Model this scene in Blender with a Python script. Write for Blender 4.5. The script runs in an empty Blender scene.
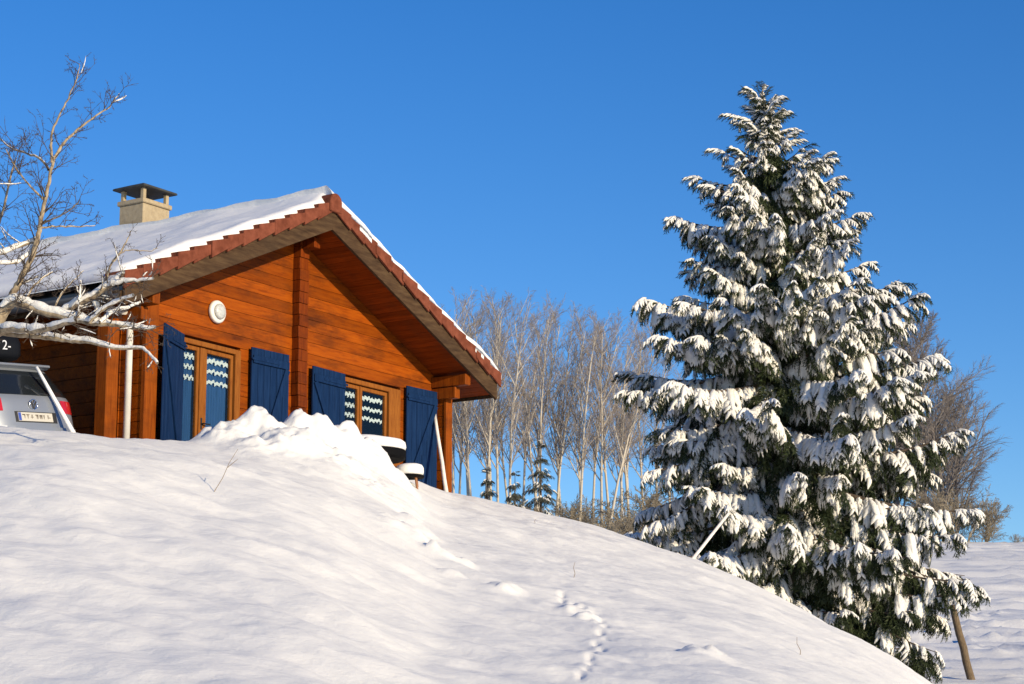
import bpy, bmesh, math, random
import numpy as np
from mathutils import Vector, noise as mnoise

random.seed(7); rng = np.random.default_rng(7)
scn = bpy.context.scene
COL = scn.collection
R = math.radians
PI = math.pi

# ------------------------------------------------------------------ camera model
F_PX, PITCH = 2263.28, R(11.3665)
CP, SP = math.cos(PITCH), math.sin(PITCH)
def at(x, y, Y):
    """world point at depth Y (metres in front of the viewer) seen at picture point x, y"""
    a = (x - 512) / F_PX; b = (342 - y) / F_PX
    d = (a, CP - b * SP, SP + b * CP)
    return Vector((d[0] / d[1] * Y, Y, d[2] / d[1] * Y))
def pix(p):
    d = p[1] * CP + p[2] * SP
    return 512 + F_PX * p[0] / d, 342 - F_PX * (p[2] * CP - p[1] * SP) / d

cam = bpy.data.cameras.new('camera'); co = bpy.data.objects.new('camera', cam); COL.objects.link(co)
cam.sensor_width = 36; cam.lens = F_PX / 1024 * 36; cam.clip_end = 3000; cam.clip_start = .1
co.rotation_euler = (PI / 2 + PITCH, 0, 0)
scn.camera = co

# ------------------------------------------------------------------ light
SUN_AZ, SUN_EL = R(137), R(13.8)      # clockwise from the viewing direction
sv = Vector((math.sin(SUN_AZ) * math.cos(SUN_EL), math.cos(SUN_AZ) * math.cos(SUN_EL), math.sin(SUN_EL)))
sl = bpy.data.lights.new('sun', 'SUN'); so = bpy.data.objects.new('sun', sl); COL.objects.link(so)
sl.energy = 5.0; sl.angle = R(.53); sl.color = (1, .83, .56)
so.rotation_euler = (-sv).to_track_quat('-Z', 'Y').to_euler()
w = bpy.data.worlds.new('World'); scn.world = w; w.use_nodes = True
nt = w.node_tree; bg = nt.nodes['Background']
sky = nt.nodes.new('ShaderNodeTexSky'); sky.sky_type = 'NISHITA'; sky.sun_disc = False
sky.sun_elevation = SUN_EL; sky.sun_rotation = SUN_AZ; sky.altitude = 900
sky.air_density = 1.0; sky.dust_density = .15; sky.ozone_density = 3.0
hs = nt.nodes.new('ShaderNodeHueSaturation'); hs.inputs['Saturation'].default_value = 1.30; hs.inputs['Hue'].default_value = .513; hs.inputs['Value'].default_value = 1.0
nt.links.new(sky.outputs[0], hs.inputs['Color']); nt.links.new(hs.outputs[0], bg.inputs[0])
bg.inputs[1].default_value = .15
scn.view_settings.view_transform = 'Standard'; scn.view_settings.look = 'None'
scn.view_settings.exposure = .11; scn.view_settings.gamma = 1
scn.cycles.max_bounces = 6; scn.cycles.transparent_max_bounces = 12
scn.cycles.use_denoising = True

# ------------------------------------------------------------------ materials
def mat(name, col=(.5, .5, .5), rough=.6, spec=.5, metal=0, **kw):
    m = bpy.data.materials.new(name); m.use_nodes = True
    b = m.node_tree.nodes['Principled BSDF']
    b.inputs['Base Color'].default_value = (*col, 1); b.inputs['Roughness'].default_value = rough
    b.inputs['Specular IOR Level'].default_value = spec; b.inputs['Metallic'].default_value = metal
    for k, v in kw.items(): b.inputs[k.replace('_', ' ')].default_value = v
    return m
def nodes(m):
    t = m.node_tree; return t, t.nodes, t.links, t.nodes['Principled BSDF']
def noise_tex(m, scale, detail=5, rough=.55, map_scale=(1, 1, 1), coord='Object'):
    t, N, L, b = nodes(m)
    tc = N.new('ShaderNodeTexCoord'); mp = N.new('ShaderNodeMapping'); mp.inputs['Scale'].default_value = map_scale
    n = N.new('ShaderNodeTexNoise'); n.inputs['Scale'].default_value = scale
    n.inputs['Detail'].default_value = detail; n.inputs['Roughness'].default_value = rough
    L.new(tc.outputs[coord], mp.inputs[0]); L.new(mp.outputs[0], n.inputs['Vector'])
    return n.outputs['Fac']
def ramp(m, fac, stops):
    t, N, L, b = nodes(m)
    r = N.new('ShaderNodeValToRGB'); e = r.color_ramp.elements
    e[0].position, e[0].color = stops[0][0], (*stops[0][1], 1)
    e[1].position, e[1].color = stops[-1][0], (*stops[-1][1], 1)
    for p, c in stops[1:-1]:
        x = e.new(p); x.color = (*c, 1)
    L.new(fac, r.inputs[0]); return r.outputs[0]
def mixc(m, fac, a, bcol, mode='MIX'):
    t, N, L, b = nodes(m)
    x = N.new('ShaderNodeMix'); x.data_type = 'RGBA'; x.blend_type = mode
    for sock, v in ((x.inputs[0], fac), (x.inputs[6], a), (x.inputs[7], bcol)):
        if hasattr(v, 'links') or hasattr(v, 'is_linked'): L.new(v, sock)
        elif isinstance(v, tuple): sock.default_value = (*v, 1)
        else: sock.default_value = v
    return x.outputs[2]
def bump(m, fac, strength=.3, dist=.01):
    t, N, L, b = nodes(m)
    x = N.new('ShaderNodeBump'); x.inputs['Strength'].default_value = strength; x.inputs['Distance'].default_value = dist
    L.new(fac, x.inputs['Height']); L.new(x.outputs[0], b.inputs['Normal'])
def setcol(m, out): nodes(m)[2].new(out, nodes(m)[3].inputs['Base Color'])
def speckle(name, c0, c1, scale, rough=.7, bs=.3, bd=.01, ms=(1, 1, 1), lo=.35, hi=.65, **kw):
    m = mat(name, c0, rough, **kw)
    f = noise_tex(m, scale, 6, .6, ms); setcol(m, ramp(m, f, [(lo, c0), (hi, c1)]))
    if bs: bump(m, f, bs, bd)
    return m

def wood(name, light, mid, dark, grain=(1, 14, 14), row=.17, stain=.55, stain_col=(.07, .025, .012), rough=.5, axis='Z'):
    m = mat(name, light, rough, .06)
    t, N, L, b = nodes(m)
    g = noise_tex(m, 2.2, 8, .65, grain)
    c = ramp(m, g, [(.28, dark), (.46, mid), (.66, light)])
    # every board its own tint
    tc = N.new('ShaderNodeTexCoord'); sx = N.new('ShaderNodeSeparateXYZ'); L.new(tc.outputs['Object'], sx.inputs[0])
    dv = N.new('ShaderNodeMath'); dv.operation = 'DIVIDE'; dv.inputs[1].default_value = row; L.new(sx.outputs[axis], dv.inputs[0])
    fl = N.new('ShaderNodeMath'); fl.operation = 'FLOOR'; L.new(dv.outputs[0], fl.inputs[0])
    wn = N.new('ShaderNodeTexWhiteNoise'); wn.noise_dimensions = '1D'; L.new(fl.outputs[0], wn.inputs['W'])
    mr = N.new('ShaderNodeMapRange'); mr.inputs['To Min'].default_value = .72; mr.inputs['To Max'].default_value = 1.12
    L.new(wn.outputs['Value'], mr.inputs[0])
    cb = N.new('ShaderNodeCombineColor'); [L.new(mr.outputs[0], cb.inputs[i]) for i in range(3)]
    c = mixc(m, 1.0, c, cb.outputs[0], 'MULTIPLY')
    # dark weather stains, stretched along the boards
    s = noise_tex(m, 1.1, 7, .68, (.8, 2.4, 2.6))
    sr = ramp(m, s, [(.47, (0, 0, 0)), (.66, (stain, stain, stain))])
    sep = N.new('ShaderNodeSeparateColor'); L.new(sr, sep.inputs[0])
    c = mixc(m, sep.outputs[0], c, stain_col)
    setcol(m, c); bump(m, g, .25, .006)
    return m

def snow_mat(name, col=(.86, .865, .88), bs=.35, bd=.02, sc=9):
    m = mat(name, col, .75, .25)
    t, N, L, b = nodes(m)
    f = noise_tex(m, sc, 8, .62, (1, 1, 1))
    setcol(m, ramp(m, f, [(.3, tuple(c * .97 for c in col)), (.7, col)]))
    bump(m, f, bs, bd)
    b.inputs['Subsurface Weight'].default_value = 0
    return m

M = {}
M['snow'] = snow_mat('snow', (.82, .81, .79), bs=.40, bd=.03, sc=8)
M['snow_soft'] = snow_mat('snow_soft', (.82, .82, .82), .35, .02, 16)
M['tree_snow'] = snow_mat('tree_snow', (.79, .775, .745), .6, .03, 26)
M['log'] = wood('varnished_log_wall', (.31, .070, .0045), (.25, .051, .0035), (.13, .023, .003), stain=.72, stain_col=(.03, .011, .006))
M['post_wood'] = wood('varnished_post', (.20, .042, .005), (.15, .028, .004), (.07, .013, .004), (14, 14, 1), 40, .6, (.02, .009, .006))
M['post_light'] = wood('varnished_corner_post', (.29, .070, .007), (.22, .05, .005), (.12, .022, .004), (14, 14, 1), 40, .4, (.03, .012, .006))
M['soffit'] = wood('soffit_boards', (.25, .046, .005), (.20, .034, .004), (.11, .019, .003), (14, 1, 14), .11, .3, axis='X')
M['barge'] = wood('weathered_board', (.105, .066, .036), (.065, .038, .022), (.028, .017, .011), (1.2, 14, 9), 40, .7, (.035, .022, .015), .85)
M['frame_wood'] = wood('window_joinery', (.29, .105, .020), (.24, .08, .015), (.17, .05, .01), (14, 14, 2), 40, .12)
M['tile'] = speckle('clay_tile', (.115, .031, .016), (.20, .060, .034), 7, .9, .4, .01, spec=.15)
M['shutter'] = speckle('blue_painted_board', (.004, .017, .060), (.008, .028, .088), 3, .6, .3, .004, (9, 9, 1), spec=.06)
M['black'] = mat('black_iron', (.015, .015, .016), .5)
M['gutter'] = mat('gutter_zinc', (.10, .10, .105), .5)
M['pipe'] = speckle('white_downpipe', (.62, .60, .55), (.72, .70, .66), 4, .45, 0)
M['render'] = speckle('chimney_render', (.33, .26, .165), (.42, .34, .22), 14, .9, .4, .01)
M['cap'] = speckle('chimney_cap', (.028, .030, .028), (.055, .056, .05), 8, .7, .2, .01)
M['lamp_rim'] = mat('lamp_rim_white', (.74, .73, .70), .35)
M['lamp_glass'] = speckle('ribbed_lamp_glass', (.40, .42, .43), (.55, .57, .58), 30, .3, .4, .01)
M['lace'] = mat('white_lace', (.78, .79, .80), .9)
M['blue_cloth'] = speckle('blue_curtain_cloth', (.018, .075, .22), (.028, .10, .28), 3, .9, .3, .01, (12, 12, 1))
M['dark_room'] = mat('dark_interior', (.03, .028, .025), .9)
M['bark'] = speckle('spruce_bark', (.05, .035, .025), (.11, .08, .06), 12, .9, .6, .02, (1, 1, .3))
M['fruit_bark'] = speckle('pale_bark', (.14, .10, .065), (.42, .34, .23), 16, .9, .5, .01, (1, 1, .6))
M['twig'] = speckle('dark_twig', (.035, .024, .018), (.09, .065, .048), 20, .9, 0)
M['birch'] = speckle('birch_bark', (.30, .265, .215), (.48, .43, .36), 5, .8, 0, ms=(1, 1, .6), lo=.25, hi=.45)
M['birch_twig'] = speckle('birch_twig', (.15, .128, .12), (.27, .235, .21), 3, .9, 0)
M['far_twig'] = speckle('far_twig', (.13, .112, .108), (.22, .195, .18), 3, .9, 0)
M['scrub'] = speckle('scrub_twig', (.17, .14, .10), (.31, .265, .20), 2, .9, 0)
M['needle'] = speckle('spruce_needle', (.016, .027, .010), (.040, .055, .018), 3.5, .6, 0, spec=.3)
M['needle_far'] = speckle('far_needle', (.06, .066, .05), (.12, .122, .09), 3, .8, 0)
M['post'] = speckle('grey_post_wood', (.09, .062, .036), (.18, .13, .08), 12, .9, .5, .01, (6, 6, 1))
M['stem'] = mat('dry_stem', (.23, .17, .11), .9)
M['stake'] = speckle('whitewashed_stake', (.66, .60, .54), (.80, .76, .72), 9, .7, .2, .004)
M['table_wood'] = speckle('table_wood', (.20, .075, .026), (.30, .12, .04), 3, .6, .3, .01, (12, 12, 1))
M['table_dark'] = mat('dark_metal', (.006, .006, .007), .7, .03)
M['car_paint'] = mat('silver_paint', (.25, .275, .32), .4, .4, .4, Coat_Weight=.6, Coat_Roughness=.08)
M['car_glass'] = mat('tinted_glass', (.012, .015, .018), .06, .6)
M['car_black'] = mat('black_plastic', (.02, .02, .022), .5)
M['red_lens'] = mat('red_lens', (.45, .012, .015), .15, .6, 0, Coat_Weight=.5)
M['clear_lens'] = mat('clear_lens', (.6, .6, .58), .15, .6)
M['chrome'] = mat('chrome', (.75, .76, .78), .16, .5, 1)
M['plate'] = mat('plate_face', (.50, .48, .43), .5)
M['plate_blue'] = mat('plate_blue', (.03, .07, .35), .5)
M['plate_ink'] = mat('plate_ink', (.16, .13, .11), .6)
M['rubber'] = mat('rubber', (.02, .02, .02), .85)
M['rim'] = mat('alloy_rim', (.45, .46, .48), .35, .5, .8)
M['box_black'] = mat('roof_box_plastic', (.006, .007, .010), .5, .15)
M['box_white'] = mat('white_print', (.6, .62, .68), .6)

mg = bpy.data.materials.new('window_glass'); mg.use_nodes = True
t = mg.node_tree; t.nodes.clear()
o_ = t.nodes.new('ShaderNodeOutputMaterial'); mx = t.nodes.new('ShaderNodeMixShader')
fr = t.nodes.new('ShaderNodeFresnel'); fr.inputs[0].default_value = 1.5
tr = t.nodes.new('ShaderNodeBsdfTransparent'); tr.inputs[0].default_value = (.86, .9, .9, 1)
gl = t.nodes.new('ShaderNodeBsdfGlossy'); gl.inputs['Roughness'].default_value = .02
ge = t.nodes.new('ShaderNodeNewGeometry'); iv = t.nodes.new('ShaderNodeMath'); iv.operation = 'SUBTRACT'; iv.inputs[0].default_value = 1
t.links.new(ge.outputs['Backfacing'], iv.inputs[1]); mu = t.nodes.new('ShaderNodeMath'); mu.operation = 'MULTIPLY'
t.links.new(iv.outputs[0], mu.inputs[0]); t.links.new(fr.outputs[0], mu.inputs[1]); t.links.new(mu.outputs[0], mx.inputs[0]); t.links.new(tr.outputs[0], mx.inputs[1]); t.links.new(gl.outputs[0], mx.inputs[2])
t.links.new(mx.outputs[0], o_.inputs[0]); M['glass'] = mg

# ------------------------------------------------------------------ object helpers
def link(o, parent=None):
    COL.objects.link(o)
    if parent: o.parent = parent
    return o
def tag(o, label=None, cat=None, group=None, kind=None):
    for k, v in (('label', label), ('category', cat), ('group', group), ('kind', kind)):
        if v: o[k] = v
    return o
def empty(name, loc, rz=0):
    o = bpy.data.objects.new(name, None); o.location = loc; o.rotation_euler.z = rz; o.empty_display_size = .2
    return link(o)
def np_mesh(name, V, F, smooth=False):
    """V (n,3), F list of (k,?) int arrays"""
    me = bpy.data.meshes.new(name)
    V = np.asarray(V, dtype=np.float32); me.vertices.add(len(V)); me.vertices.foreach_set('co', V.ravel())
    if not isinstance(F, (list, tuple)): F = [F]
    F = [np.asarray(f, dtype=np.int32) for f in F if len(f)]
    nl = sum(f.size for f in F); npoly = sum(len(f) for f in F)
    me.loops.add(nl); me.polygons.add(npoly)
    me.loops.foreach_set('vertex_index', np.concatenate([f.ravel() for f in F]))
    tot = np.concatenate([np.full(len(f), f.shape[1], np.int32) for f in F])
    st = np.concatenate([[0], np.cumsum(tot)[:-1]]).astype(np.int32)
    me.polygons.foreach_set('loop_start', st); me.polygons.foreach_set('loop_total', tot)
    me.polygons.foreach_set('use_smooth', np.full(npoly, smooth, dtype=bool))
    me.update(calc_edges=True); me.validate()
    return me
def np_obj(name, V, F, m, parent=None, smooth=False):
    me = np_mesh(name, V, F, smooth); me.materials.append(M[m] if isinstance(m, str) else m)
    return link(bpy.data.objects.new(name, me), parent)

class MB:
    """collects shapes into one mesh"""
    def __init__(s): s.v = []; s.f = []
    def add(s, vs, fs):
        n = len(s.v); s.v += [tuple(v) for v in vs]; s.f += [tuple(i + n for i in f) for f in fs]; return s
    def box(s, x0, x1, y0, y1, z0, z1):
        v = [(x, y, z) for z in (z0, z1) for y in (y0, y1) for x in (x0, x1)]
        return s.add(v, [(0, 2, 3, 1), (4, 5, 7, 6), (0, 1, 5, 4), (2, 6, 7, 3), (0, 4, 6, 2), (1, 3, 7, 5)])
    def prism(s, poly, y0, y1):
        """poly: (x,z) outline counter-clockwise seen from -y"""
        n = len(poly); v = [(x, y0, z) for x, z in poly] + [(x, y1, z) for x, z in poly]
        f = [tuple(range(n)), tuple(range(2 * n - 1, n - 1, -1))]
        f += [(i + n, (i + 1) % n + n, (i + 1) % n, i) for i in range(n)]
        return s.add(v, f)
    def frame_box(s, o, ex, ey, ez, lx, ly, lz):
        o = Vector(o); v = []
        for c in ((0, 0, 0), (1, 0, 0), (0, 1, 0), (1, 1, 0), (0, 0, 1), (1, 0, 1), (0, 1, 1), (1, 1, 1)):
            v.append(o + ex * lx * c[0] + ey * ly * c[1] + ez * lz * c[2])
        return s.add(v, [(0, 2, 3, 1), (4, 5, 7, 6), (0, 1, 5, 4), (2, 6, 7, 3), (0, 4, 6, 2), (1, 3, 7, 5)])
    def tube(s, pts, rad, n=8, cap=True):
        pts = [Vector(p) for p in pts]
        if not hasattr(rad, '__len__'): rad = [rad] * len(pts)
        rings = []; up = None
        for i, p in enumerate(pts):
            d = (pts[min(i + 1, len(pts) - 1)] - pts[max(i - 1, 0)]).normalized()
            if up is None: up = Vector((0, 0, 1)) if abs(d.z) < .9 else Vector((1, 0, 0))
            a = d.cross(up).normalized(); b = a.cross(d).normalized(); up = b
            rings.append([p + (a * math.cos(2 * PI * k / n) + b * math.sin(2 * PI * k / n)) * rad[i] for k in range(n)])
        v = [q for r in rings for q in r]; f = []
        for i in range(len(pts) - 1):
            for k in range(n):
                f.append((i * n + k, (i + 1) * n + k, (i + 1) * n + (k + 1) % n, i * n + (k + 1) % n))
        if cap:
            f.append(tuple(range(n))); f.append(tuple(reversed(range((len(pts) - 1) * n, len(pts) * n))))
        return s.add(v, f)
    def lathe(s, prof, n=24, c=(0, 0, 0)):
        v = []; f = []
        for r, z in prof: v += [(c[0] + r * math.cos(2 * PI * k / n), c[1] + r * math.sin(2 * PI * k / n), c[2] + z) for k in range(n)]
        for i in range(len(prof) - 1):
            for k in range(n): f.append((i * n + k, i * n + (k + 1) % n, (i + 1) * n + (k + 1) % n, (i + 1) * n + k))
        f.append(tuple(reversed(range(n)))); f.append(tuple(range((len(prof) - 1) * n, len(prof) * n)))
        return s.add(v, f)
    def build(s, name, m, parent=None, bevel=0, smooth=False, seg=1):
        me = bpy.data.meshes.new(name); me.from_pydata(s.v, [], s.f); me.update()
        bm = bmesh.new(); bm.from_mesh(me)
        bmesh.ops.recalc_face_normals(bm, faces=bm.faces)
        if bevel:
            es = [e for e in bm.edges if len(e.link_faces) == 2 and e.calc_face_angle(0) > .5]
            bmesh.ops.bevel(bm, geom=es, offset=bevel, segments=seg, affect='EDGES', profile=.6, clamp_overlap=True)
        if smooth:
            for f in bm.faces: f.smooth = True
        bm.to_mesh(me); bm.free()
        me.materials.append(M[m] if isinstance(m, str) else m)
        return link(bpy.data.objects.new(name, me), parent)

# ------------------------------------------------------------------ noise in numpy
_perm = np.random.default_rng(3).permutation(256); _perm = np.concatenate([_perm, _perm, _perm])
_gr = np.random.default_rng(4).uniform(0, 2 * PI, 256); _gx, _gy = np.cos(_gr), np.sin(_gr)
def perlin(x, y):
    xi = np.floor(x).astype(int); yi = np.floor(y).astype(int); xf = x - xi; yf = y - yi
    xi &= 255; yi &= 255
    u = xf ** 3 * (xf * (xf * 6 - 15) + 10); v = yf ** 3 * (yf * (yf * 6 - 15) + 10)
    def g(i, j):
        h = _perm[_perm[(xi + i) & 255] + ((yi + j) & 255)]; return _gx[h] * (xf - i) + _gy[h] * (yf - j)
    a = g(0, 0) * (1 - u) + g(1, 0) * u; b = g(0, 1) * (1 - u) + g(1, 1) * u
    return (a * (1 - v) + b * v) * 1.5
def fbm(x, y, o=4, gain=.5):
    s = 0; a = 1
    for i in range(o): s = s + a * perlin(x * 2 ** i + 17.3 * i, y * 2 ** i + 9.1 * i); a *= gain
    return s
def sstep(a, b, x):
    t_ = np.clip((x - a) / (b - a), 0, 1); return t_ * t_ * (3 - 2 * t_)
def smax(a, b, k): return .5 * (a + b + np.sqrt((a - b) ** 2 + k * k))

# ------------------------------------------------------------------ terrain
CREST = [(-500, 430, 26), (-200, 424, 26), (0, 427, 26), (60, 431, 26), (110, 439, 26.3), (150, 441, 27), (205, 443, 28), (260, 447, 29), (330, 456, 30.5),
         (400, 474, 32.5), (440, 491, 34), (520, 507.5, 34.5), (580, 522, 34.5), (640, 540, 34.5), (700, 561, 34), (760, 588, 33),
         (813, 616, 32), (860, 640, 31), (900, 662, 30.5), (931, 684, 30), (980, 722, 29.5), (1060, 775, 29), (1250, 800, 28), (1600, 800, 28)]
ca, ce, cy = [], [], []
for x, y, Y in CREST:
    p = at(x, y, Y); ca.append(p.x / Y); ce.append(p.z / Y); cy.append(Y)
_aa = np.linspace(ca[0], ca[-1], 900)
def _sm(v, n=15):
    k = np.hanning(n + 2)[1:-1]; k /= k.sum(); return np.convolve(np.pad(v, n // 2, mode='edge'), k, 'valid')
_ce = _sm(np.interp(_aa, ca, ce), 17); _cy = _sm(np.interp(_aa, ca, cy), 41)
_pl = _sm(np.interp(_aa, [at(x, 500, 30).x / 30 for x in (-300, 0, 200, 420, 470, 560, 680, 800)], [3.95, 3.95, 4.1, 4.5, 4.4, 3.4, .5, -6]), 25)
EB = .0487
def ground(X, Y, detail=True):
    X = np.asarray(X, float); Y = np.asarray(Y, float)
    a = np.clip(X / np.maximum(Y, 7), ca[0], ca[-1])
    e = np.interp(a, _aa, _ce); yc = np.interp(a, _aa, _cy); pl = np.interp(a, _aa, _pl)
    eb = .5 * (EB + e - .034 - np.sqrt((EB - e + .034) ** 2 + .02 ** 2)); YB = 15.0 + 2.4 * sstep(-.13, .03, a)
    pw = 1.75
    q = np.clip((yc - Y) / (yc - YB), 0, 1)
    z1 = Y * (eb + (e - eb) * (1 - q ** pw))
    zb = YB * eb; sb = eb + YB * (e - eb) * pw / (yc - YB)
    tt = np.clip(Y / YB, 0, 1)
    z0 = (2 * tt ** 3 - 3 * tt ** 2 + 1) * -1.62 + (tt ** 3 - 2 * tt ** 2 + tt) * YB * .03 + (-2 * tt ** 3 + 3 * tt ** 2) * zb + (tt ** 3 - tt ** 2) * YB * sb
    zc = yc * e; d = np.maximum(Y - yc, 0); Lr = .9
    z2 = zc + e * Lr * (1 - np.exp(-d / Lr)) - .33 * (d - Lr * (1 - np.exp(-d / Lr)))
    z2 = np.where(d > 0, smax(z2, np.minimum(pl, zc - .02), .12) - (smax(zc, np.minimum(pl, zc - .02), .12) - zc), z2)
    z = np.where(Y < YB, z0, np.where(Y < yc, z1, z2))
    far = np.where(Y < 140, 2.15 + .137 * (Y - 43), 2.15 + .137 * 97 + .03 * (Y - 140))
    far = np.maximum(far, -3)
    z = np.where(Y > yc, smax(z, far, .25), z)
    if detail:
        u = (X - Y) * .7071; v = (X + Y) * .7071
        near = sstep(6, 13, Y) * (1 - sstep(32, 40, Y))
        wv = fbm(u * .42 + .25 * fbm(X * .3, Y * .3, 2), v * 1.45, 4, .5)
        z = z + near * (.050 * wv + .016 * fbm(u * .9, v * 3.4, 3, .5) + .05 * fbm(X * .35, Y * .35, 3) + .010 * fbm(X * 2.6, Y * 2.6, 3, .55)) * (1 - .5 * sstep(-2, 1.2, Y - yc))
        fm = sstep(38, 50, Y)
        z = z + fm * (.16 * fbm(X * .12, Y * .55, 4, .6) + .20 * np.maximum(0, fbm(X * 1.1 + 3, Y * 1.2, 3, .6) - .2))
        # rough lumps thrown down the slope below the pile
        for px, py, Yd, r, h in LUMPS:
            c = at(px, py, Yd); rr = np.hypot(X - c.x, (Y - c.y) * .7) / r
            z = z + np.where(rr < 1, (1 - rr ** 2) ** 2 * h * (1 + .8 * fbm(X * 5 + px, Y * 5, 3, .6)), 0)
        for (tx, ty) in TRACKS:
            rr = ((X - tx) / .030) ** 2 + ((Y - ty) / .085) ** 2
            z = z - .036 * np.exp(-rr) + .008 * np.exp(-((X - tx + .03) / .06) ** 2 - ((Y - ty - .18) / .10) ** 2)
    return z
LUMPS = [(425, 545, 25, .30, .10), (440, 558, 24.5, .22, .10), (505, 580, 23.2, .24, .10), (418, 528, 26, .35, .08), (462, 552, 24.6, .20, .07),
         (395, 535, 25, .4, .06), (575, 598, 22.5, .25, .05), (588, 606, 22, .2, .06), (705, 655, 20, .3, .07), (452, 578, 23.4, .2, .05)]
TRACKS = []
def on_slope(px, py):
    lo, hi = 12.0, 34.0
    for _ in range(40):
        mid = (lo + hi) / 2; p = at(px, py, mid)
        if ground(p.x, p.y, False) > p.z: hi = mid
        else: lo = mid
    return at(px, py, (lo + hi) / 2)
_tp = []
for i_ in range(20):
    k_ = i_ / 19
    _tp.append((np.interp(k_, [0, .3, .55, .7, .85, 1], [584, 596, 606, 596, 572, 560]) + (2.6 if i_ % 2 else -2.6), np.interp(k_, [0, .3, .55, .7, .85, 1], [678, 655, 632, 620, 606, 596])))
_tp = [on_slope(*p) for p in _tp]
TRACKS = [(p.x + random.uniform(-.02, .02), p.y) for p in _tp]

def spaced(segs):
    out = []
    for a, b, st in segs: out += list(np.arange(a, b, st))
    return np.array(out + [segs[-1][1]])
xs = spaced([(-900, -200, 100), (-200, -60, 20), (-60, -12, 2), (-12, -6.6, .2), (-6.6, .2, .055), (.2, 1.2, .022), (1.2, 6.6, .055), (6.6, 14, .16), (14, 46, .5), (46, 120, 6), (120, 300, 30), (300, 900, 100)])
ys = spaced([(-300, -40, 40), (-40, 0, 5), (0, 11, .5), (11, 16, .08), (16, 35.5, .055), (35.5, 44, .14), (44, 80, .3), (80, 150, .45), (150, 220, 7), (220, 900, 70)])
GX, GY = np.meshgrid(xs, ys)
GZ = ground(GX, GY)
nx, ny = len(xs), len(ys)
idx = np.arange(nx * ny).reshape(ny, nx)
F = np.stack([idx[:-1, :-1].ravel(), idx[:-1, 1:].ravel(), idx[1:, 1:].ravel(), idx[1:, :-1].ravel()], 1)
go = np_obj('snow_ground', np.stack([GX.ravel(), GY.ravel(), GZ.ravel()], 1), F, 'snow', None, True)
tag(go, kind='structure')

# ------------------------------------------------------------------ the heaped snow in front of the chalet
PILE = [(232, 419, 27.9, .50, .55), (254, 412, 28.2, .50, .60), (272, 418, 28.3, .6, .60), (300, 402, 28.6, .36, 1.0), (318, 412, 28.7, .50, .72), (345, 424, 29.0, .60, .62), (372, 440, 29.3, .55, .50),
        (391, 464, 29.5, .42, .35), (300, 428, 27.9, .75, .38), (262, 440, 27.4, .8, .28), (340, 450, 28.0, .9, .30), (300, 462, 26.8, 1.1, .3), (372, 476, 27.4, .9, .3), (405, 486, 28.6, .6, .16)]
px_ = np.arange(-5.0, .6, .028); py_ = np.arange(24.2, 31.4, .034)
PX, PY = np.meshgrid(px_, py_)
top = np.zeros_like(PX)
b0_ = 0.0
for _ in PILE: b0_ = .5 * (b0_ + math.sqrt(b0_ * b0_ + .05 ** 2))
base = ground(PX, PY)
for (x, y, Y, r, h) in PILE:
    c = at(x, y, Y); dx = PX - c.x; dy = (PY - c.y) / 1.15
    rr = np.hypot(dx, dy) / r
    bz = np.maximum(0, c.z + .10 - ground(c.x, c.y, False))
    top = smax(top, bz * np.exp(-(rr ** 2) * 1.15), .05)
top = top - b0_
edge = sstep(.03, .22, top)
top = top + edge * (.075 * fbm(PX * 1.7, PY * 1.7, 4, .5) + .075 * np.maximum(0, fbm(PX * 3.1 + 5, PY * 3.1, 4, .6)) + .018 * fbm(PX * 6.5, PY * 6.5, 3, .55) + .012 * fbm(PX * 11, PY * 11, 2))
PZ = base + top - .04
idx = np.arange(PX.size).reshape(PX.shape)
keep = (top > .015)
F = np.stack([idx[:-1, :-1].ravel(), idx[:-1, 1:].ravel(), idx[1:, 1:].ravel(), idx[1:, :-1].ravel()], 1)
kq = keep.ravel()[F].any(1); F = F[kq]
used = np.unique(F); rm = -np.ones(PX.size, int); rm[used] = np.arange(len(used))
V = np.stack([PX.ravel(), PY.ravel(), PZ.ravel()], 1)[used]
pile = np_obj('snow_pile', V, rm[F], 'snow', None, True)
tag(pile, 'big lumpy heap of shovelled snow with a pointed top in front of the chalet', 'snow pile')
def pile_z(x, y):
    i = int(np.clip(round((y - 24.2) / .034), 0, len(py_) - 1)); j = int(np.clip(round((x + 5.0) / .028), 0, len(px_) - 1))
    return max(PZ[i, j], float(ground(x, y)))

# ------------------------------------------------------------------ chalet
TH = .981953; X0, Y0 = -3.20455, 32.10402; FL = 3.8
ZB, T, OV, WE = 8.02403, .44344, .72485, 4.23263
ch = empty('chalet', (X0, Y0, FL), TH)
tag(ch, 'orange varnished log chalet with blue shutters and snow on its tiled roof', 'house')
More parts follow.
